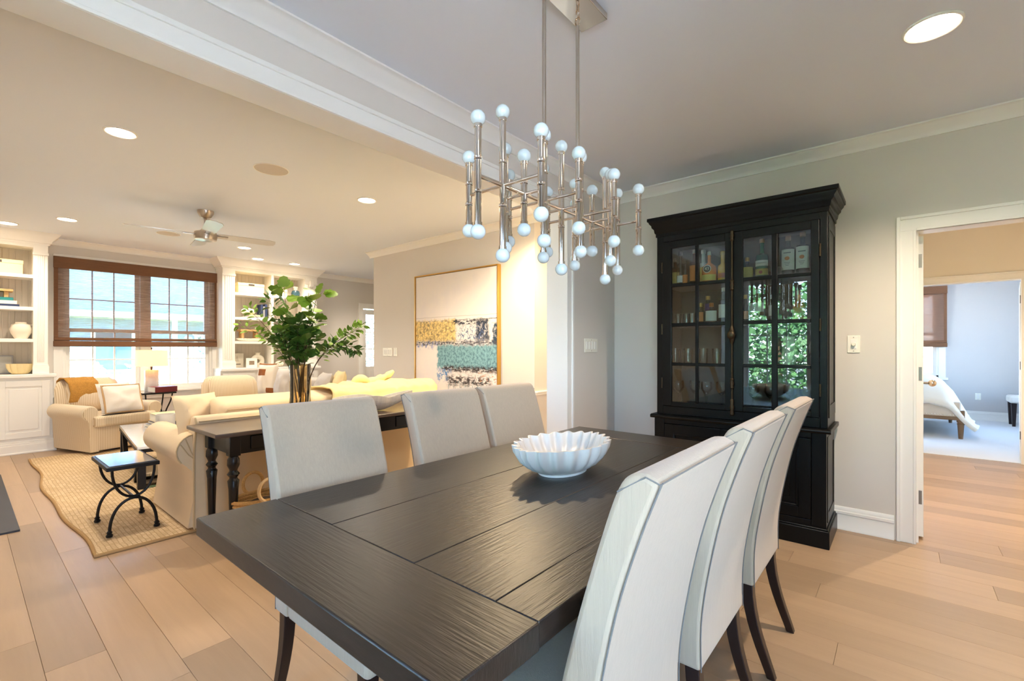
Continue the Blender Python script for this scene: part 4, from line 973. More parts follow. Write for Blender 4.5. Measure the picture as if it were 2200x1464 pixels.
for x in lx:
    for y in ly:
        l = ob('leg', G().lathe(leg, 18, (x, y, 0)), BL, st, ang=50)
        ob('leg_block', GB(x - .032, x + .032, y - .032, y + .032, .596, .726), BL, l, bev=.003)
rebase(st, (-3.41, 1.82, 0))

# vase with branches
VX, VY, VZ = -3.44, 1.645, .753
vs = thing('glass_vase', 'tall amber-streaked glass vase on the sofa table', 'vase', (VX, VY, VZ))
vp = [(0, 0), (.062, 0), (.074, .012), (.078, .10), (.071, .16), (.070, .30), (.074, .395), (.070, .398), (.066, .30), (.064, .15), (.066, .04), (0, .026)]
ob('vase_wall', G().lathe(vp, 28), M['vaseglass'], vs)
g = G(); r5 = random.Random(11)
for k in range(4):
    a = k * 1.6 + .4 + r5.uniform(-.2, .2); z0 = r5.uniform(.02, .16); h = r5.uniform(.08, .24)
    g.tube([(.0745 * math.cos(a + .1 * j) , .0745 * math.sin(a + .1 * j), z0 + h * j / 5) for j in range(6)], [.003, .006, .004, .007, .004, .002], 6)
ob('amber_streaks', g, mat('amber_trail', (226, 190, 130), .25, coat=.6), vs)
br_ = thing('leafy_branches', 'spray of fresh green leafy branches in the glass vase', 'plant', (VX, VY, VZ + .03))
lm = []
def leafmesh(kind):
    g = G()
    if kind == 'oval':
        pts = [(0, 0), (.28, .12), (.22, .35), (.12, .7), (0, 1)]; pts = [(0, 0), (.16, .12), (.27, .38), (.2, .7), (0, 1)]
    else:
        pts = [(0, 0), (.30, -.02), (.5, .2), (.42, .38), (.52, .55), (.34, .66), (.3, .86), (0, 1)]
    for s_ in (1, -1):
        vs_ = []; fs = []
        for i, (x, y) in enumerate(pts): vs_ += [(0, y, 0 - .10 * y * y), (s_ * x, y, .22 * x - .16 * y * y)]
        for i in range(len(pts) - 1): fs.append((2 * i, 2 * i + 1, 2 * i + 3, 2 * i + 2))
        g.add(vs_, fs)
    return g
lo = {}
small = G()
nleaf = 0
def leaf(p, d, size, kind, m, up=None):
    global nleaf
    nleaf += 1
    k = (kind, m.name)
    d = Vector(d).normalized(); q = d.to_track_quat('Y', 'Z'); R = q.to_matrix() @ Matrix.Rotation(r5.uniform(-.9, .9), 3, 'Y')
    if nleaf > 290:
        gg = leafmesh(kind); gg.xf(Matrix.Translation(p) @ R.to_4x4() @ Matrix.Diagonal((size * 1.1, size, size, 1))); small.add(gg.v, gg.f); return
    if k not in lo:
        o = ob('leaf', leafmesh(kind), m, br_); lo[k] = o.data
    else: o = ob('leaf', lo[k], None, br_, smooth=False)
    o.location = p; o.rotation_euler = R.to_euler(); o.scale = (size * 1.1, size, size)
def rnd3(s_): return Vector((r5.uniform(-s_, s_), r5.uniform(-s_, s_), r5.uniform(-s_, s_)))
def branch(pts, dens, kind, m, size, start=.4, side=2, r0=.0042):
    p = bez(pts, 16)
    ob('twig', G().tube(p, [r0 * (1 - .75 * i / 16) for i in range(17)], 6), M['twig'], br_)
    for i in range(dens):
        t = start + (1 - start) * i / max(1, dens - 1); k = min(int(t * 16), 15); f = t * 16 - k
        q = p[k].lerp(p[k + 1], f); tan = (p[k + 1] - p[k]).normalized()
        for s_ in range(side):
            off = rnd3(1); off = (off - tan * off.dot(tan)).normalized()
            d = (tan * r5.uniform(.2, .8) + off).normalized()
            st_ = q + off * size * r5.uniform(.1, .7)
            leaf(st_, d, size * r5.uniform(.75, 1.25), kind, m)
    leaf(p[-1], p[-1] - p[-2], size, kind, m)
LF, LD = M['leaf'], M['leafd']
# coordinates relative to the vase foot; lateral axis of the picture is roughly (.64 x, .77 y)
def Lv(l, d, z): return (l * .766 - d * .643 * -1 * -1, l * .643 + d * .766, z)
branch([Lv(.0, 0, .0), Lv(.0, 0, .4), Lv(-.10, 0, .62), Lv(-.13, .02, .95)], 9, 'lobed', LF, .085, .55)
branch([Lv(.02, 0, .0), Lv(.02, 0, .4), Lv(.03, .03, .6), Lv(.10, .0, .78), Lv(.135, 0, .90)], 11, 'lobed', LF, .08, .5)
branch([Lv(-.02, 0, .0), Lv(-.04, 0, .4), Lv(-.16, -.02, .66), Lv(-.24, 0, .88)], 14, 'oval', LD, .056, .45, 3)
branch([Lv(-.02, 0, .0), Lv(-.05, 0, .38), Lv(-.14, .02, .55), Lv(-.40, .02, .78)], 22, 'oval', LF, .052, .45, 3)
branch([Lv(-.02, .02, .0), Lv(-.05, 0, .38), Lv(-.15, .0, .56), Lv(-.46, .0, .66)], 18, 'oval', LF, .045, .45, 2, .003)
branch([Lv(.03, 0, .0), Lv(.05, 0, .38), Lv(.16, 0, .52), Lv(.38, 0, .58), Lv(.46, 0, .66)], 34, 'oval', LF, .048, .4, 3)
branch([Lv(.03, 0, .0), Lv(.05, 0, .38), Lv(.18, 0, .55), Lv(.36, .02, .54), Lv(.42, .0, .46)], 26, 'oval', LF, .048, .5, 3, .0035)
branch([Lv(.0, .02, .0), Lv(.0, .0, .36), Lv(-.02, -.04, .5), Lv(.02, -.05, .68)], 13, 'lobed', LD, .08, .45, 2)
branch([Lv(.0, -.02, .0), Lv(.0, 0, .36), Lv(.05, .05, .45), Lv(.06, .06, .62)], 12, 'lobed', LD, .078, .4, 2)
branch([Lv(.01, 0, .0), Lv(-.02, 0, .4), Lv(-.06, .05, .52), Lv(-.10, .06, .70)], 9, 'lobed', LD, .078, .5, 2)
branch([Lv(.0, 0, .0), Lv(.02, 0, .38), Lv(.06, -.03, .5), Lv(.07, .0, .60)], 6, 'lobed', LF, .07, .6, 2)
branch([Lv(-.02, 0, .0), Lv(-.04, 0, .36), Lv(-.10, 0, .46), Lv(-.14, .0, .54)], 5, 'lobed', LF, .075, .6, 1)
for k_ in range(9):
    a_ = k_ * .7; l_ = r5.uniform(-.14, .12)
    branch([Lv(0, 0, .05), Lv(l_ * .2, .02 * math.cos(a_), .38), Lv(l_ * .7, .08 * math.cos(a_), .5), Lv(l_ + .03, .13 * math.cos(a_), r5.uniform(.56, .78))], 9, 'oval', LF if k_ % 2 else LD, .048, .5, 2, .003)
_s = ob('small_leaf', small, LD, br_, smooth=False); _s['kind'] = 'stuff'
ob('twig', G().cyl(Lv(-.03, 0, .1), Lv(-.09, .02, .46), .006, .005, 8), M['wood'], br_)

# carved boat bowl on the console
bo = thing('carved_wooden_bowl', 'long whitewashed carved wooden bowl with an upswept end on the sofa table', 'bowl', (-3.33, 2.16, .753))
rings = []; rin = []
for i in range(21):
    t = i / 20; y = -.30 + .72 * t
    wv = .105 * (math.sin(PI * min(1, t * 1.25 + .08)) ** .6) if t < .66 else .105 * (math.sin(PI * .905) ** .6) * (1 - (t - .66) / .36) ** .8 + .016
    zb = .0 + .075 * max(0, .22 - t) * 4 + (max(0, t - .52) / .48) ** 1.5 * .105
    zt = .130 + .010 * math.sin(t * 5) - .02 * math.exp(-((t - .62) / .12) ** 2) + (max(0, t - .6) / .4) ** 1.4 * .03
    zt = max(zt, zb + .022)
    rings.append([(wv * math.cos(a), y, zb + (zt - zb) * (1 - math.sin(a))) for a in [PI * k / 12 for k in range(13)]] + [(-wv * .82 * math.cos(PI * k / 8), y, zt - (zt - zb) * .75 * math.sin(PI * k / 8)) for k in range(9)])
ob('bowl_body', G().loft(rings), M['greywood'], bo, ang=60)

# wicker basket with oval handle
bk = thing('wicker_basket', 'small wicker basket with an oval handle hole under the sofa table', 'basket', (-3.22, 1.30, 0))
g = G()
for k in range(14): g.lathe([(.0, .004 + k * .022), (.115 + .003 * k, .004 + k * .022), (.122 + .003 * k, .015 + k * .022), (.115 + .003 * k, .026 + k * .022), (0, .026 + k * .022)], 22, (0, 0, 0), .8, 1.25) if k == 0 else g.tube([((.118 + .003 * k) * .8 * math.cos(a), (.118 + .003 * k) * 1.25 * math.sin(a), .015 + k * .022) for a in [2 * PI * q / 26 for q in range(26)]], .0125, 6, True)
ob('basket_body', g, M['weave'], bk)
for s_ in (1, -1): ob('handle', G().tube([(s_ * .125, .062 * math.cos(a) - .02, .365 + .072 * math.sin(a)) for a in [2 * PI * q / 22 for q in range(22)]], .011, 8, True), mat('pale_wicker', (226, 196, 150), .8, bump=((90, 90, 90), .6)) if s_ > 0 else M['weave'], bk)
ob('basket_filling', G().ell((0, 0, .24), .08, .13, .05), M['dark'], bk)

# wrought iron side table
si = thing('iron_side_table', 'small black wrought-iron side table with a slate top on the rug', 'table')
ob('table_top', GB(-4.495, -3.965, .625, .910, .462, .488), M['iron'], si, bev=.004); ob('slate_inset', GB(-4.475, -3.985, .643, .892, .488, .4925), M['slatetop'], si)
for x in (-4.02, -4.435):
    ym_, hw = .777, .115
    up = [(x, ym_ - hw * math.cos(a), .462 - .20 * math.sin(a) ** .9) for a in [PI * k / 18 for k in range(19)]]
    dn = [(x, ym_ - (hw + .013) * math.cos(a), .03 + .222 * math.sin(a) ** .85) for a in [PI * k / 18 for k in range(19)]]
    ob('upper_hoop', G().tube(up, .0085, 8), M['iron'], si)
    l = ob('leg_arch', G().tube(dn, .0095, 8), M['iron'], si)
    for s_ in (-1, 1): ob('foot', G().lathe([(.010, .018), (.018, .022), (.02, .032), (.012, .042), (.017, .05), (.010, .06)], 12, (x, ym_ + s_ * (hw + .013), 0)), M['iron'], l)
ob('cross_bar', G().cyl((-4.02, .777, .256), (-4.435, .777, .256), .008), M['iron'], si)
rebase(si, (-4.23, .767, .018))
for c in si.children: c.location.z += 0

# coffee table
ct = thing('coffee_table', 'long coffee table with a pale reflective top and black slanted metal legs', 'table')
CX0, CX1, CY0, CY1 = -6.80, -5.16, 1.02, 1.78
ob('table_top', GB(CX0, CX1, CY0, CY1, .375, .40), mat('pale_lacquer', (226, 232, 238), .08, coat=1.0), ct, bev=.003)
ob('top_frame', GB(CX0, CX1, CY0, CY0 + .03, .345, .375).box(CX0, CX1, CY1 - .03, CY1, .345, .375).box(CX0, CX0 + .03, CY0, CY1, .345, .375).box(CX1 - .03, CX1, CY0, CY1, .345, .375), M['iron'], ct, bev=.002)
for x in (CX0 + .05, CX1 - .05):
    for y, s_ in ((CY0 + .035, 1), (CY1 - .035, -1)):
        ob('leg', GB(x - .035, x + .035, y - .03, y + .03, .017, .345), M['iron'], ct, bev=.003)
for y in (CY0 + .03, CY1 - .03):
    ob('brace', G().prism([(CX0 + .1, .345), (CX0 + .19, .345), (CX0 + .42, .017), (CX0 + .33, .017)], 'y', y - .02, y + .02), M['iron'], ct, bev=.002)
    ob('brace', G().prism([(CX1 - .1, .345), (CX1 - .19, .345), (CX1 - .42, .017), (CX1 - .33, .017)], 'y', y - .02, y + .02), M['blackwood'], ct, bev=.002)
ob('lower_shelf', GB(CX0 + .4, CX1 - .02, CY0 + .06, CY1 - .06, .04, .06), M['tinted'], ct)
rebase(ct, ((CX0 + CX1) / 2, (CY0 + CY1) / 2, .017)); ct.location = (-5.94, 1.48, .0); ct.rotation_euler = (0, 0, -.10)
for c_ in ct.children: c_.location.z = 0
flat_book(-6.32, 1.57, .40, .42, .32, .032, M['grey'], 'large grey book at the bottom of the coffee table stack', .1)
flat_book(-6.33, 1.57, .433, .38, .28, .028, M['navy'], 'dark book second in the coffee table stack', .05)
flat_book(-6.35, 1.56, .462, .34, .26, .085, M['box'], 'thick cream book box on top of the coffee table stack', .0)
flat_book(-5.72, 1.56, .40, .24, .34, .025, M['red'], 'dark red book at the bottom of the second coffee table stack', .3)
flat_book(-5.72, 1.56, .426, .22, .32, .022, M['white'], 'white book on the second coffee table stack', .2)
cdl = thing('candle_jar', 'wide frosted white candle jar on the coffee table', 'candle', (-6.02, 1.43, .401))
ob('jar', G().lathe([(0, 0), (.078, 0), (.084, .01), (.086, .17), (.080, .17), (.078, .012), (0, .012)], 24), mat('frosted_jar', (240, 236, 230), .4, trans=.4), cdl); ob('wax', G().lathe([(0, .013), (.076, .013), (.076, .12), (0, .12)], 20), M['wax'], cdl); ob('wick', G().cyl((0, 0, .12), (0, 0, .135), .002, n=6), M['dark'], cdl)

# ------------------------------------------------------------------ striped armchairs (local x forward)
def armchair(label, loc, rz):
    c = thing('striped_armchair', label, 'armchair', loc, rz, 'striped swivel armchairs by the window')
    T = M['ticking']; TX = M['tickingx']; D = .42
    ob('chair_base', GB(-.36, .36, -.36, .36, .045, .34), T, c, bev=.015, seg=3)
    ob('swivel_base', G().lathe([(0, 0), (.26, 0), (.26, .04), (0, .045)], 24), M['espresso'], c)
    for sg in (-1, 1):
        rings = []
        for x, k in ((-.40, .9), (-.38, 1), (.0, 1), (.33, 1), (.375, .97), (.385, .85)):
            y0 = sg * .37
            r = [(x, y0 + sg * (.03 + .095 * k * math.cos(math.radians(a))), .50 + .09 * k * math.sin(math.radians(a))) for a in range(-35, 216, 18)]
            r += [(x, y0 - sg * .06, .36), (x, y0 - sg * .06, .045), (x, y0 + sg * .035, .045), (x, y0 + sg * .055, .40)]
            rings.append(r)
        a = ob('arm', G().loft(rings), TX, c, ang=50)
        ob('arm_front', G().loft([[(.386, p[1], p[2]) for p in rings[-1]], [(.392, p[1] * .99 + sg * .003, p[2]) for p in rings[-1]]]), T, a)
    ob('seat_cushion', GB(-.22, .45, -.30, .30, .335, .465).box(.30, .45, -.38, .38, .335, .465), T, c, bev=.03, seg=3)
    rings = []
    for z, th, w_ in ((.045, .14, .40), (.45, .16, .40), (.62, .17, .41), (.76, .16, .40), (.84, .13, .36), (.875, .07, .29)):
        x0 = -.44 - .10 * max(0, z - .3)
        rings.append([(x0 + th * (.5 + .5 * math.cos(a)) if True else 0, w_ * math.copysign(abs(math.sin(a)) ** .6, math.sin(a)), z) for a in [2 * PI * k / 24 for k in range(24)]])
    ob('chair_back', G().loft(rings), T, c, ang=60)
    rings = []
    for z, th, w_ in ((.46, .12, .29), (.56, .20, .31), (.70, .21, .32), (.82, .17, .31), (.885, .08, .25)):
        x0 = -.36 - .14 * (z - .46)
        rings.append([(x0 + th * (.5 + .5 * math.cos(a)), w_ * math.copysign(abs(math.sin(a)) ** .6, math.sin(a)), z) for a in [2 * PI * k / 24 for k in range(24)]])
    ob('back_cushion', G().loft(rings), T, c, ang=60)
    c.scale = (1, .87, 1)
    return c
armchair('cream striped swivel armchair with a mustard throw beside the left bookcase', (-7.78, 1.23, .0), .30)
armchair('cream striped swivel armchair in front of the right bookcase, mostly behind the sofa', (-7.02, 2.47, .0), -.15)
t = thing('knit_throw', 'mustard knitted throw folded over the back of the left armchair', 'blanket', (-7.78, 1.23, .0), .30)
def kf(u, v):
    path = [(-.20, .60), (-.185, .72), (-.215, .84), (-.30, .905), (-.42, .905), (-.52, .86), (-.545, .70)]
    s_ = v * (len(path) - 1); i = min(int(s_), len(path) - 2); f = s_ - i
    d = mnoise.noise(Vector((u * 4, v * 4, 8))) * .008
    return (path[i][0] * (1 - f) + path[i + 1][0] * f + d, -.29 + .30 * u + .01 * math.sin(v * 9), path[i][1] * (1 - f) + path[i + 1][1] * f + d)
t.location = (-7.78, 1.23, 0); t.rotation_euler = (0, 0, .30)
k = ob('knit_cloth', G().grid(kf, 12, 24), M['must'], t, ang=80); k.modifiers.new('solid', 'SOLIDIFY').thickness = .015
pillow('cream pillow behind the tan-edged one on the left armchair', (-7.60, 1.29, .655), .33 + PI / 2 + .12, -.30, .40, .38, .15, M['white_c'], 9)
p2 = pillow('white pillow with a tan border at the front of the left armchair', (-7.50, 1.34, .645), .33 + PI / 2 - .12, -.36, .40, .36, .13, M['white_c'], 12)
ob('pillow_border', G().tube([(.195 * a, 0, .175 * b) for a, b in ((-1, -1), (0, -.97), (1, -1), (.97, 0), (1, 1), (0, .97), (-1, 1), (-.97, 0))], .012, 8, True), M['tan_c'], p2)

# end table with lamp
et = thing('glass_end_table', 'glass-topped end table with curved iron legs between the striped armchairs', 'table', (-7.97, 1.77, 0))
ob('glass_top', GB(-.24, .24, -.18, .18, .66, .672), M['tinted'], et, bev=.003); ob('top_rim', GB(-.25, -.24, -.19, .19, .652, .674).box(.24, .25, -.19, .19, .652, .674).box(-.24, .24, -.19, -.18, .652, .674).box(-.24, .24, .18, .19, .652, .674), M['iron'], et)
for sx in (-1, 1):
    for sy in (-1, 1): ob('leg', G().tube(bez([(sx * .22, sy * .15, .655), (sx * .2, sy * .14, .45), (sx * .02, sy * .05, .38), (sx * .06, sy * .08, .3), (sx * .24, sy * .16, .2), (sx * .22, sy * .15, 0)], 16), .009, 8), M['iron'], et)
ob('lower_glass', GB(-.10, .10, -.10, .10, .395, .403), M['tinted'], et)
lp = thing('table_lamp', 'table lamp with a marble cylinder base and cream drum shade in front of the window', 'lamp', (-8.02, 1.745, .673))
ob('lamp_base', G().lathe([(0, 0), (.078, 0), (.08, .004), (.08, .296), (.076, .30), (0, .30)], 28), M['marbleg'], lp, ang=50); ob('lamp_neck', G().cyl((0, 0, .30), (0, 0, .36), .012).cyl((0, 0, .355), (0, 0, .60), .004), M['brassold'], lp)
ob('lamp_shade', G().lathe([(.190, .352), (.180, .575), (.177, .575), (.187, .352)], 36).add([], []), M['shade'], lp); ob('finial', G().ell((0, 0, .60), .01, .01, .014), M['brassold'], lp)
ob('lamp_bulb', G().ell((0, 0, .46), .03, .03, .04), M['emitw'], lp)
flat_book(-7.84, 1.83, .673, .27, .2, .075, M['red'], 'oxblood red book under the lamp on the end table', .2)

# loveseat behind, with pillows
lv = thing('loveseat', 'grey-cream loveseat along the painting wall beyond the main sofa', 'sofa')
GC = M['grey_c']
ob('seat_base', GB(-7.75, -5.45, 2.95, 3.72, .05, .42), GC, lv, bev=.02); ob('loveseat_back', G().prism([(3.62, .05), (3.55, .62), (3.57, .78), (3.66, .815), (3.76, .78), (3.78, .05)], 'x', -7.75, -5.45), GC, lv, bev=.015, seg=3)
for x in (-7.72, -5.48): ob('arm', GB(x - .09, x + .09, 2.92, 3.70, .05, .60), GC, lv, bev=.05, seg=4)
for i in range(2): ob('seat_cushion', GB(-7.60 + i * 1.02, -6.60 + i * 1.02, 2.93, 3.56, .42, .56), GC, lv, bev=.05, seg=4)
rebase(lv, (-6.6, 3.35, 0))
pc = pillow('white pillow with brown patches at the left end of the loveseat', (-7.52, 3.08, .80), .45, -.15, .36, .50, .14, M['white_c'], 21)
BP = mat('brown_patch', (150, 92, 48), .9)
for ur_, vr_ in (((.14, .54), (.60, .80)), ((.62, .95), (.06, .22)), ((.05, .95), (.955, .995))): ob('patch', G().pillow(.36, .50, .14, 21, 6, ur=ur_, vr=vr_, off=.003, sides=(-1,)), BP, pc)
pillow('grey pillow beside the brown-patched one on the loveseat', (-7.12, 3.16, .76), .1, -.2, .46, .44, .16, M['grey_c'], 23)
pillow('pale pink-grey pillow at the middle of the loveseat', (-6.05, 3.20, .74), -.25, -.3, .52, .42, .18, M['grey_c'], 27)
pillow('gold-beige pillow standing on its corner near the yellow throw', (-5.72, 3.24, .76), -.3, -.2, .42, .44, .15, M['box'], 29)
# ------------------------------------------------------------------ painting
pt = thing('abstract_painting', 'large abstract canvas with gold leaf, teal and dark bands in a thin gold frame', 'painting', (-4.27, 4.0, 1.457))
PW, PH = .75, .777
ob('frame', GB(-PW, -PW + .014, -.055, 0, -PH, PH).box(PW - .014, PW, -.055, 0, -PH, PH).box(-PW + .014, PW - .014, -.055, 0, PH - .014, PH).box(-PW + .014, PW - .014, -.055, 0, -PH, -PH + .014), M['gold'], pt, bev=.001, seg=1)
cm = bpy.data.materials.new('painted_canvas'); cm.use_nodes = True; nt = cm.node_tree; n = nt.nodes; L = nt.links; B = n['Principled BSDF']; B.inputs['Roughness'].default_value = .7
tc = n.new('ShaderNodeTexCoord'); sep = n.new('ShaderNodeSeparateXYZ'); L.new(tc.outputs['Object'], sep.inputs[0])
def mth(op, a, b=None, clamp=False):
    q = n.new('ShaderNodeMath'); q.operation = op; q.use_clamp = clamp
    for i, s_ in enumerate((a, b)):
        if s_ is None: continue
        if isinstance(s_, (int, float)): q.inputs[i].default_value = s_
        else: L.new(s_, q.inputs[i])
    return q.outputs[0]
def nzs(sx, sz, det=4, off=0., dist=0.):
    mp = n.new('ShaderNodeMapping'); mp.inputs['Scale'].default_value = (sx, 1, sz); mp.inputs['Location'].default_value = (off, 0, off); L.new(tc.outputs['Object'], mp.inputs[0])
    q = n.new('ShaderNodeTexNoise'); q.inputs['Scale'].default_value = 1; q.inputs['Detail'].default_value = det; q.inputs['Roughness'].default_value = .7; q.inputs['Distortion'].default_value = dist; L.new(mp.outputs[0], q.inputs['Vector']); return q.outputs['Fac']
U = mth('ADD', mth('DIVIDE', sep.outputs['X'], 2 * PW), .5); V = mth('ADD', mth('DIVIDE', sep.outputs['Z'], 2 * PH), .5)
Un = mth('ADD', U, mth('MULTIPLY', mth('SUBTRACT', nzs(14, 14), .5), .10)); Vn = mth('ADD', V, mth('MULTIPLY', mth('SUBTRACT', nzs(16, 10, 5, 3), .5), .09))
def ss(x, a, b):
    mr = n.new('ShaderNodeMapRange'); mr.interpolation_type = 'SMOOTHSTEP'; mr.inputs['From Min'].default_value = a; mr.inputs['From Max'].default_value = b; L.new(x, mr.inputs[0]); return mr.outputs[0]
def rect(u0, u1, v0, v1, s_=.012, u=None, v=None):
    u = u or Un; v = v or Vn
    return mth('MULTIPLY', mth('MULTIPLY', ss(u, u0 - s_, u0 + s_), mth('SUBTRACT', 1, ss(u, u1 - s_, u1 + s_))), mth('MULTIPLY', ss(v, v0 - s_, v0 + s_), mth('SUBTRACT', 1, ss(v, v1 - s_, v1 + s_))))
cur = None
def lay(mask, col, col2=None, nf=None):
    global cur
    mx = n.new('ShaderNodeMix'); mx.data_type = 'RGBA'; L.new(mask, mx.inputs['Factor'])
    if cur is None: mx.inputs['A'].default_value = (*lin((236, 228, 222)), 1)
    else: L.new(cur, mx.inputs['A'])
    if col2:
        m2 = n.new('ShaderNodeMix'); m2.data_type = 'RGBA'; L.new(nf, m2.inputs['Factor']); m2.inputs['A'].default_value = (*lin(col), 1); m2.inputs['B'].default_value = (*lin(col2), 1); L.new(m2.outputs['Result'], mx.inputs['B'])
    else: mx.inputs['B'].default_value = (*lin(col), 1)
    cur = mx.outputs['Result']
con = lambda f, a, b: ss(f, a, b)
lay(mth('MULTIPLY', con(nzs(3, 3, 3, 1), .4, .7), .5), (226, 220, 222))
lay(mth('MULTIPLY', rect(-.1, 1.1, .612, .618, .002, U, mth('ADD', V, mth('MULTIPLY', nzs(3, 1), .02))), con(nzs(8, 2, 3, 4), .35, .6)), (70, 60, 54))
lay(mth('MULTIPLY', rect(-.1, 1.1, .645, .649, .002, U, mth('ADD', V, mth('MULTIPLY', nzs(3, 1), .02))), .5), (150, 140, 132))
lay(rect(-.1, .53, .435, .612, .02), (238, 208, 132), (142, 120, 84), con(nzs(26, 26, 6, 2, .8), .42, .62))
lay(mth('MULTIPLY', rect(-.1, .53, .435, .62), con(nzs(40, 40, 5, 7), .56, .68)), (250, 236, 190))
lay(mth('MULTIPLY', rect(.5, .90, .56, .605), con(nzs(12, 30, 5, 9), .46, .55)), (48, 50, 60))
lay(mth('MULTIPLY', rect(.76, .905, .44, .6, .025), con(nzs(16, 16, 5, 5), .36, .5)), (36, 48, 66))
lay(mth('MULTIPLY', rect(.56, .86, .41, .56, .04), con(nzs(22, 22, 6, 6, 1.5), .5, .58)), (84, 100, 136))
lay(mth('MULTIPLY', rect(.94, 1.1, .40, .57), con(nzs(14, 14, 4, 2), .3, .5)), (34, 62, 84))
lay(mth('MULTIPLY', rect(-.1, 1.1, .405, .44, .012), con(nzs(20, 40, 5, 8), .40, .55)), (78, 76, 84))
lay(mth('MULTIPLY', rect(.0, .32, .385, .43, .03), con(nzs(24, 14, 5, 4), .48, .6)), (110, 128, 190))
lay(rect(.30, 1.1, .222, .405, .012), (132, 178, 186), (74, 112, 126), con(nzs(30, 30, 6, 3), .4, .66))
lay(mth('MULTIPLY', rect(.36, 1.1, .195, .24, .016), con(nzs(18, 40, 5, 1), .38, .52)), (52, 40, 40))
lay(mth('MULTIPLY', rect(.30, .46, .12, .215, .03), con(nzs(20, 20, 5, 9, 1), .48, .56)), (96, 140, 190))
lay(mth('MULTIPLY', rect(.42, .92, .085, .165, .03), con(nzs(14, 34, 6, 5), .42, .54)), (60, 48, 46))
lay(mth('MULTIPLY', rect(.42, .9, .05, .12, .03), con(nzs(40, 8, 5, 2), .5, .64)), (92, 132, 140))
lay(mth('MULTIPLY', rect(.75, 1.1, .12, .2, .03), con(nzs(18, 30, 5, 3), .52, .62)), (196, 140, 96))
L.new(cur, B.inputs['Base Color'])
ob('canvas', GB(-PW + .018, PW - .018, -.042, -.012, -PH + .018, PH - .018), cm, pt)

# ------------------------------------------------------------------ ceiling fittings
def recessed(x, y, label, power=0, col=(1, .80, .56), r=.075, lens=None, size=140, blend=.7, aim=None):
    t = thing('recessed_light', label, 'ceiling light', (x, y, CZ), 0, 'recessed ceiling lights')
    ob('trim_ring', G().tube([((r + .008) * math.cos(a), (r + .008) * math.sin(a), -.002) for a in [2 * PI * k / 32 for k in range(32)]], .008, 8, True), M['trim'], t)
    ob('lens', G().lathe([(0, -.005), (r * .6, -.008), (r, -.004), (r, 0), (0, 0)], 28), lens or M['emitw'], t)
    if power:
        l = bpy.data.lights.new('lamp', 'SPOT'); l.energy = power * SPOT; l.color = col; l.spot_size = math.radians(size); l.spot_blend = blend; l.shadow_soft_size = .05
        o = bpy.data.objects.new('recessed_lamp', l); COL.objects.link(o); o.location = (x, y, CZ - .04)
        if aim: o.rotation_euler = (Vector((x, y, CZ)) - Vector(aim)).to_track_quat('Z', 'Y').to_euler()
WARM = (1, .87, .71)
recessed(-3.962, .696, 'recessed light left of the round speaker, nearest the wide opening in the living room ceiling', 150, WARM)
recessed(-3.95, 2.535, 'recessed light in the living room ceiling in front of the painting wall', 150, WARM)
recessed(-7.07, .783, 'recessed light near the left bookcase', 90, WARM)
recessed(-7.80, .371, 'recessed light close to the crown of the left bookcase, at the left edge', 60, WARM)
recessed(-7.13, 2.613, 'recessed light right of the ceiling fan', 90, WARM)
recessed(-7.85, 3.074, 'left of the two recessed lights in front of the right bookcase', 70, WARM)
recessed(-7.85, 3.657, 'right of the two recessed lights in front of the right bookcase', 70, WARM)
recessed(.10, 2.79, 'large recessed light in the dining room ceiling, top right', 210, (1, .80, .58), .09)
recessed(-2.75, 3.42, 'recessed light washing the wall right of the painting', 300, (1, .76, .46), size=150)
recessed(.6, .2, 'unseen recessed light in the dining room ceiling behind the camera, right', 40, (1, .92, .82))  # unseen lamp, toned neutral and low to cool the dining ceiling
recessed(.70, 5.6, 'recessed light in the passage ceiling', 260, (1, .82, .60))
recessed(-7.2, 5.3, 'added unseen light brightening the passage to the glazed door', 110, WARM)  # unseen lamp added to lift the dark passage wall
def speaker_(x, y, label):
    t = thing('ceiling_speaker', label, 'speaker', (x, y, CZ), 0, 'round ceiling speakers')
    ob('grille', G().lathe([(0, -.004), (.12, -.004), (.122, 0), (0, 0)], 36), M['speaker'], t); ob('rim', G().tube([(.125 * math.cos(a), .125 * math.sin(a), -.002) for a in [2 * PI * k / 36 for k in range(36)]], .004, 6, True), M['trim'], t)
speaker_(-3.862, 1.614, 'round flush ceiling speaker between the two nearest living room lights')
speaker_(-6.989, 1.691, 'round flush ceiling speaker behind the fan blade')
fn = thing('ceiling_fan', 'brushed nickel ceiling fan with four pale blades in the living room', 'fan', (-5.56, 1.665, 0))
ob('fan_canopy', G().lathe([(0, 2.7), (.075, 2.7), (.072, 2.675), (.05, 2.635), (.03, 2.62), (0, 2.62)], 24), M['brushed'], fn); ob('down_rod', G().cyl((0, 0, 2.50), (0, 0, 2.63), .014), M['brushed'], fn)
ob('motor', G().lathe([(0, 2.52), (.03, 2.52), (.05, 2.49), (.10, 2.475), (.105, 2.44), (.10, 2.40), (.085, 2.395), (0, 2.39)], 28), M['brushed'], fn, ang=50)
bl = mat('fan_blade', (206, 204, 200), .35, .4)
for k in range(4):
    a = math.radians(80.5 + 90 * k)
    R = Matrix.Rotation(a, 4, 'Z') @ Matrix.Translation((0, 0, 2.455)) @ Matrix.Rotation(math.radians(-11), 4, 'X')
    q = G().prism([(.10, -.045), (.16, -.06), (.60, -.072), (.655, -.05), (.665, 0), (.655, .05), (.60, .072), (.16, .06), (.10, .045)], 'z', -.004, .004).xf(R)
    b_ = ob('blade', q, bl, fn); ob('blade_iron', G().box(.06, .2, -.02, .02, -.012, -.005).xf(R), M['brushed'], b_)

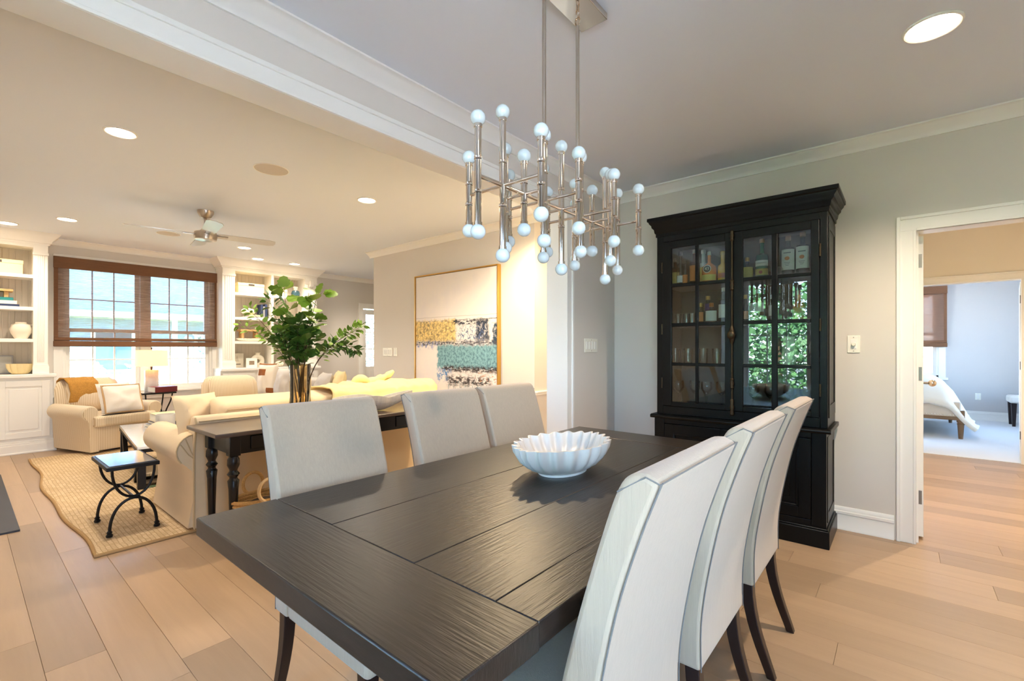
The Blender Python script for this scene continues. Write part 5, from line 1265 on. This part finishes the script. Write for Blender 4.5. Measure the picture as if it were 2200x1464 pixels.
# ------------------------------------------------------------------ bedroom
bd = thing('bed', 'upholstered bed with a nailhead-trimmed rail and puffy cream duvet in the far bedroom', 'bed')
ob('foot_rail', GB(-1.1, .62, 9.0, 9.06, .30, .52), M['bedlinen'], bd, bev=.015); ob('wood_rail', GB(-1.1, .66, 8.985, 9.05, .265, .315).box(.60, .66, 9.0, 11.0, .265, .4), M['bedwood'], bd, bev=.004)
g = G()
for i in range(34): g.ell((-.45 + i * .032, 8.998, .335), .009, .006, .009, 8, 4)
o = ob('nailhead_trim', g, M['nail'], bd); o['kind'] = 'stuff'
for x in (-1.05, .62): ob('leg', G().lathe([(0, 0), (.022, 0), (.026, .02), (.036, .2), (.044, .215), (.034, .225), (.044, .24), (.044, .3), (0, .3)], 14, (x, 9.03, 0)), M['bedwood'], bd)
ob('leg', G().lathe([(0, 0), (.022, 0), (.036, .2), (.04, .3), (0, .3)], 14, (.62, 10.9, 0)), M['bedwood'], bd)
ob('mattress', GB(-1.08, .58, 9.06, 11.0, .32, .60), M['white_c'], bd, bev=.05, seg=3)
def duf(u, v):
    x = -1.2 + 1.98 * u; y = 8.97 + 2.0 * v
    e = min(1, (1 - u) * 5) ** .5; f = min(1, v * 6 + .0) ** .5
    e = min(1, (1 - u) * 4.5); e = e * e * (3 - 2 * e) if e < .5 else e ** .5 * .5 ** .5 * 1.0 if e < .5 else 1 - (1 - e) ** 2 * 2
    f = 1 - (1 - min(1, v * 5)) ** 2.2
    z = .47 + .30 * f * e - .34 * (1 - e) ** 1.5
    d = mnoise.noise(Vector((x * 4, y * 3, 2))) * .055 + mnoise.noise(Vector((x * 9, y * 9, 4))) * .02
    return (x + .03 * math.sin(y * 9) * (1 - e), y + .02 * math.sin(x * 11) * (1 - f), z + d)
dv = ob('duvet', G().grid(duf, 44, 44), M['duvet'], bd, ang=80); dv.modifiers.new('solid', 'SOLIDIFY').thickness = .05
rebase(bd, (-.2, 10.0, 0))
bn = thing('upholstered_bench', 'pale upholstered bench with dark tapered legs at the far right of the bedroom', 'bench', (1.75, 11.2, 0))
ob('bench_seat', GB(-.42, .42, -.2, .2, .38, .50), M['white_c'], bn, bev=.03, seg=3)
for x in (-.37, .37):
    for y in (-.16, .16): ob('leg', G().loft([[(x - h, y - h, z), (x + h, y - h, z), (x + h, y + h, z), (x - h, y + h, z)] for z, h in ((0.004, .018), (.38, .032))]), M['espresso'], bn)

# ------------------------------------------------------------------ outdoors
gm = mat('bounce_paving', (206, 200, 194), .9, grain=((1, 1, 1), .15))  # paving added and kept pale as a reflector for the ceilings
struct('ground', GB(-40, 40, -40, 40, -.9, -.45), gm, label='paving round the house, made pale to bounce light onto the ceilings')
struct('ground_lawn', GB(-22, -12, -8, 14, -.5, -.44), mat('lawn', (112, 140, 82), .95, grain=((2, 2, 2), .4)), label='lawn beyond the living room window')
struct('roof', GB(-8.9, 2.25, -1.6, 7.6, 3.0, 3.2).box(-2.4, 3.4, 7.6, 11.95, 3.0, 3.2), mat('roof_board', (120, 116, 112), .9))
def tree(label, x, y, h, r, seed, cat='tree', col=None):
    col = col or ((126, 168, 150) if x < -9 else (84, 130, 78))  # paler bluish leaves on the window side imitate overexposed daylight
    t = thing('leafy_tree' if h > 2.2 else 'garden_shrub', label, cat, (x, y, -.45), 0, None)
    q = random.Random(seed)
    if h > 2.2: ob('trunk', G().cyl((0, 0, 0), (0, 0, h * .6), .12, .07, 10), M['twig'], t)
    g = G()
    for i in range(3600):
        while True:
            p = Vector((q.uniform(-1, 1), q.uniform(-1, 1), q.uniform(-1, 1)))
            if .35 < p.length < 1: break
        k = 1 + .25 * mnoise.noise(p * 2.5 + Vector((seed, 0, 0)))
        hh = h * .5 if h > 2.2 else h * .5
        c = Vector((p.x * r * k, p.y * r * k, h - hh + p.z * hh * k))
        s_ = q.uniform(.05, .10) * (1 if h > 2.2 else .7); a = Vector((q.uniform(-1, 1), q.uniform(-1, 1), q.uniform(-.6, .6))).normalized() * s_; b = a.cross(Vector((q.uniform(-1, 1), q.uniform(-1, 1), q.uniform(-1, 1)))).normalized() * s_ * .6
        g.add([c - a, c + b, c + a, c - b], [(0, 1, 2, 3)])
    o = ob('foliage', g, mat('foliage_%d' % seed, col, .6, rand=0, grain=((3, 3, 3), .45)), t, smooth=False); o['kind'] = 'stuff'
tree('bushy green shrub outside the living room window at the left', -11.2, .9, 1.75, 1.0, 1, 'shrub', (172, 204, 190))  # washed-out leaf colour imitates overexposure, likewise on the next shrub
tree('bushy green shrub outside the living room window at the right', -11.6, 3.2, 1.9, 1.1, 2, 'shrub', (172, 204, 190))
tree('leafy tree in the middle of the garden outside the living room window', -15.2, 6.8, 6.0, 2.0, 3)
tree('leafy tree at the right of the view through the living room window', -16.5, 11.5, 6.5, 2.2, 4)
tree('wide tree outside the left dining room window behind the camera', -2.3, -5.6, 3.3, 1.6, 5)
tree('wide tree outside the right dining room window behind the camera', 1.6, -6.2, 3.3, 1.6, 6)
tree('dense shrub below the left dining room window', -.2, -3.9, 1.9, .9, 7, 'shrub')
tree('tall background tree filling the view of the left dining room window', -4.2, -10.5, 4.6, 2.6, 8)
tree('tall background tree filling the view of the right dining room window', 3.4, -10.6, 4.4, 2.6, 9)
nh = thing('neighbour_house', 'blue-grey neighbouring house with a gabled roof and white trim seen through the living room window', 'house', (-24, 1.5, -.45))
HS = mat('blue_siding', (140, 168, 196), .8); HR = mat('roof_shingle', (128, 144, 164), .9, grain=((2, 8, 8), .3))
ob('house_wall', GB(-3, 3, -6, 7, 0, 4.0).prism([(-6, 4.0), (7, 4.0), (.5, 7.0)], 'x', -3, 3), HS, nh)
ob('house_roof', G().loft([[(3.4, -6.6, 3.9), (3.4, .5, 7.35), (3.4, 7.6, 3.9), (3.4, 7.6, 4.15), (3.4, .5, 7.6), (3.4, -6.6, 4.15)], [(-3.4, -6.6, 3.9), (-3.4, .5, 7.35), (-3.4, 7.6, 3.9), (-3.4, 7.6, 4.15), (-3.4, .5, 7.6), (-3.4, -6.6, 4.15)]]), HR, nh)
ob('fascia', G().loft([[(3.46, -6.6, 3.82), (3.46, .5, 7.27), (3.46, 7.6, 3.82), (3.46, 7.6, 4.1), (3.46, .5, 7.55), (3.46, -6.6, 4.1)], [(3.40, -6.6, 3.82), (3.40, .5, 7.27), (3.40, 7.6, 3.82), (3.40, 7.6, 4.1), (3.40, .5, 7.55), (3.40, -6.6, 4.1)]]), M['white'], nh)
ob('porch_roof', GB(3.0, 4.2, -6, 7, 2.75, 2.95), M['white'], nh)
for y in (-4.0, -1.0, 2.0, 5.0):
    w_ = ob('house_window', GB(3.0, 3.06, y - .6, y + .6, .9, 2.4), M['white'], nh); ob('pane', GB(3.05, 3.08, y - .48, y + .48, 1.0, 2.3), mat('far_pane_%d' % int(y * 10), (70, 90, 104), .1), w_)
for y in (-5.8, -2.5, .5, 3.5, 6.8): ob('porch_post', GB(4.02, 4.16, y - .07, y + .07, 0, 2.8), M['white'], nh)
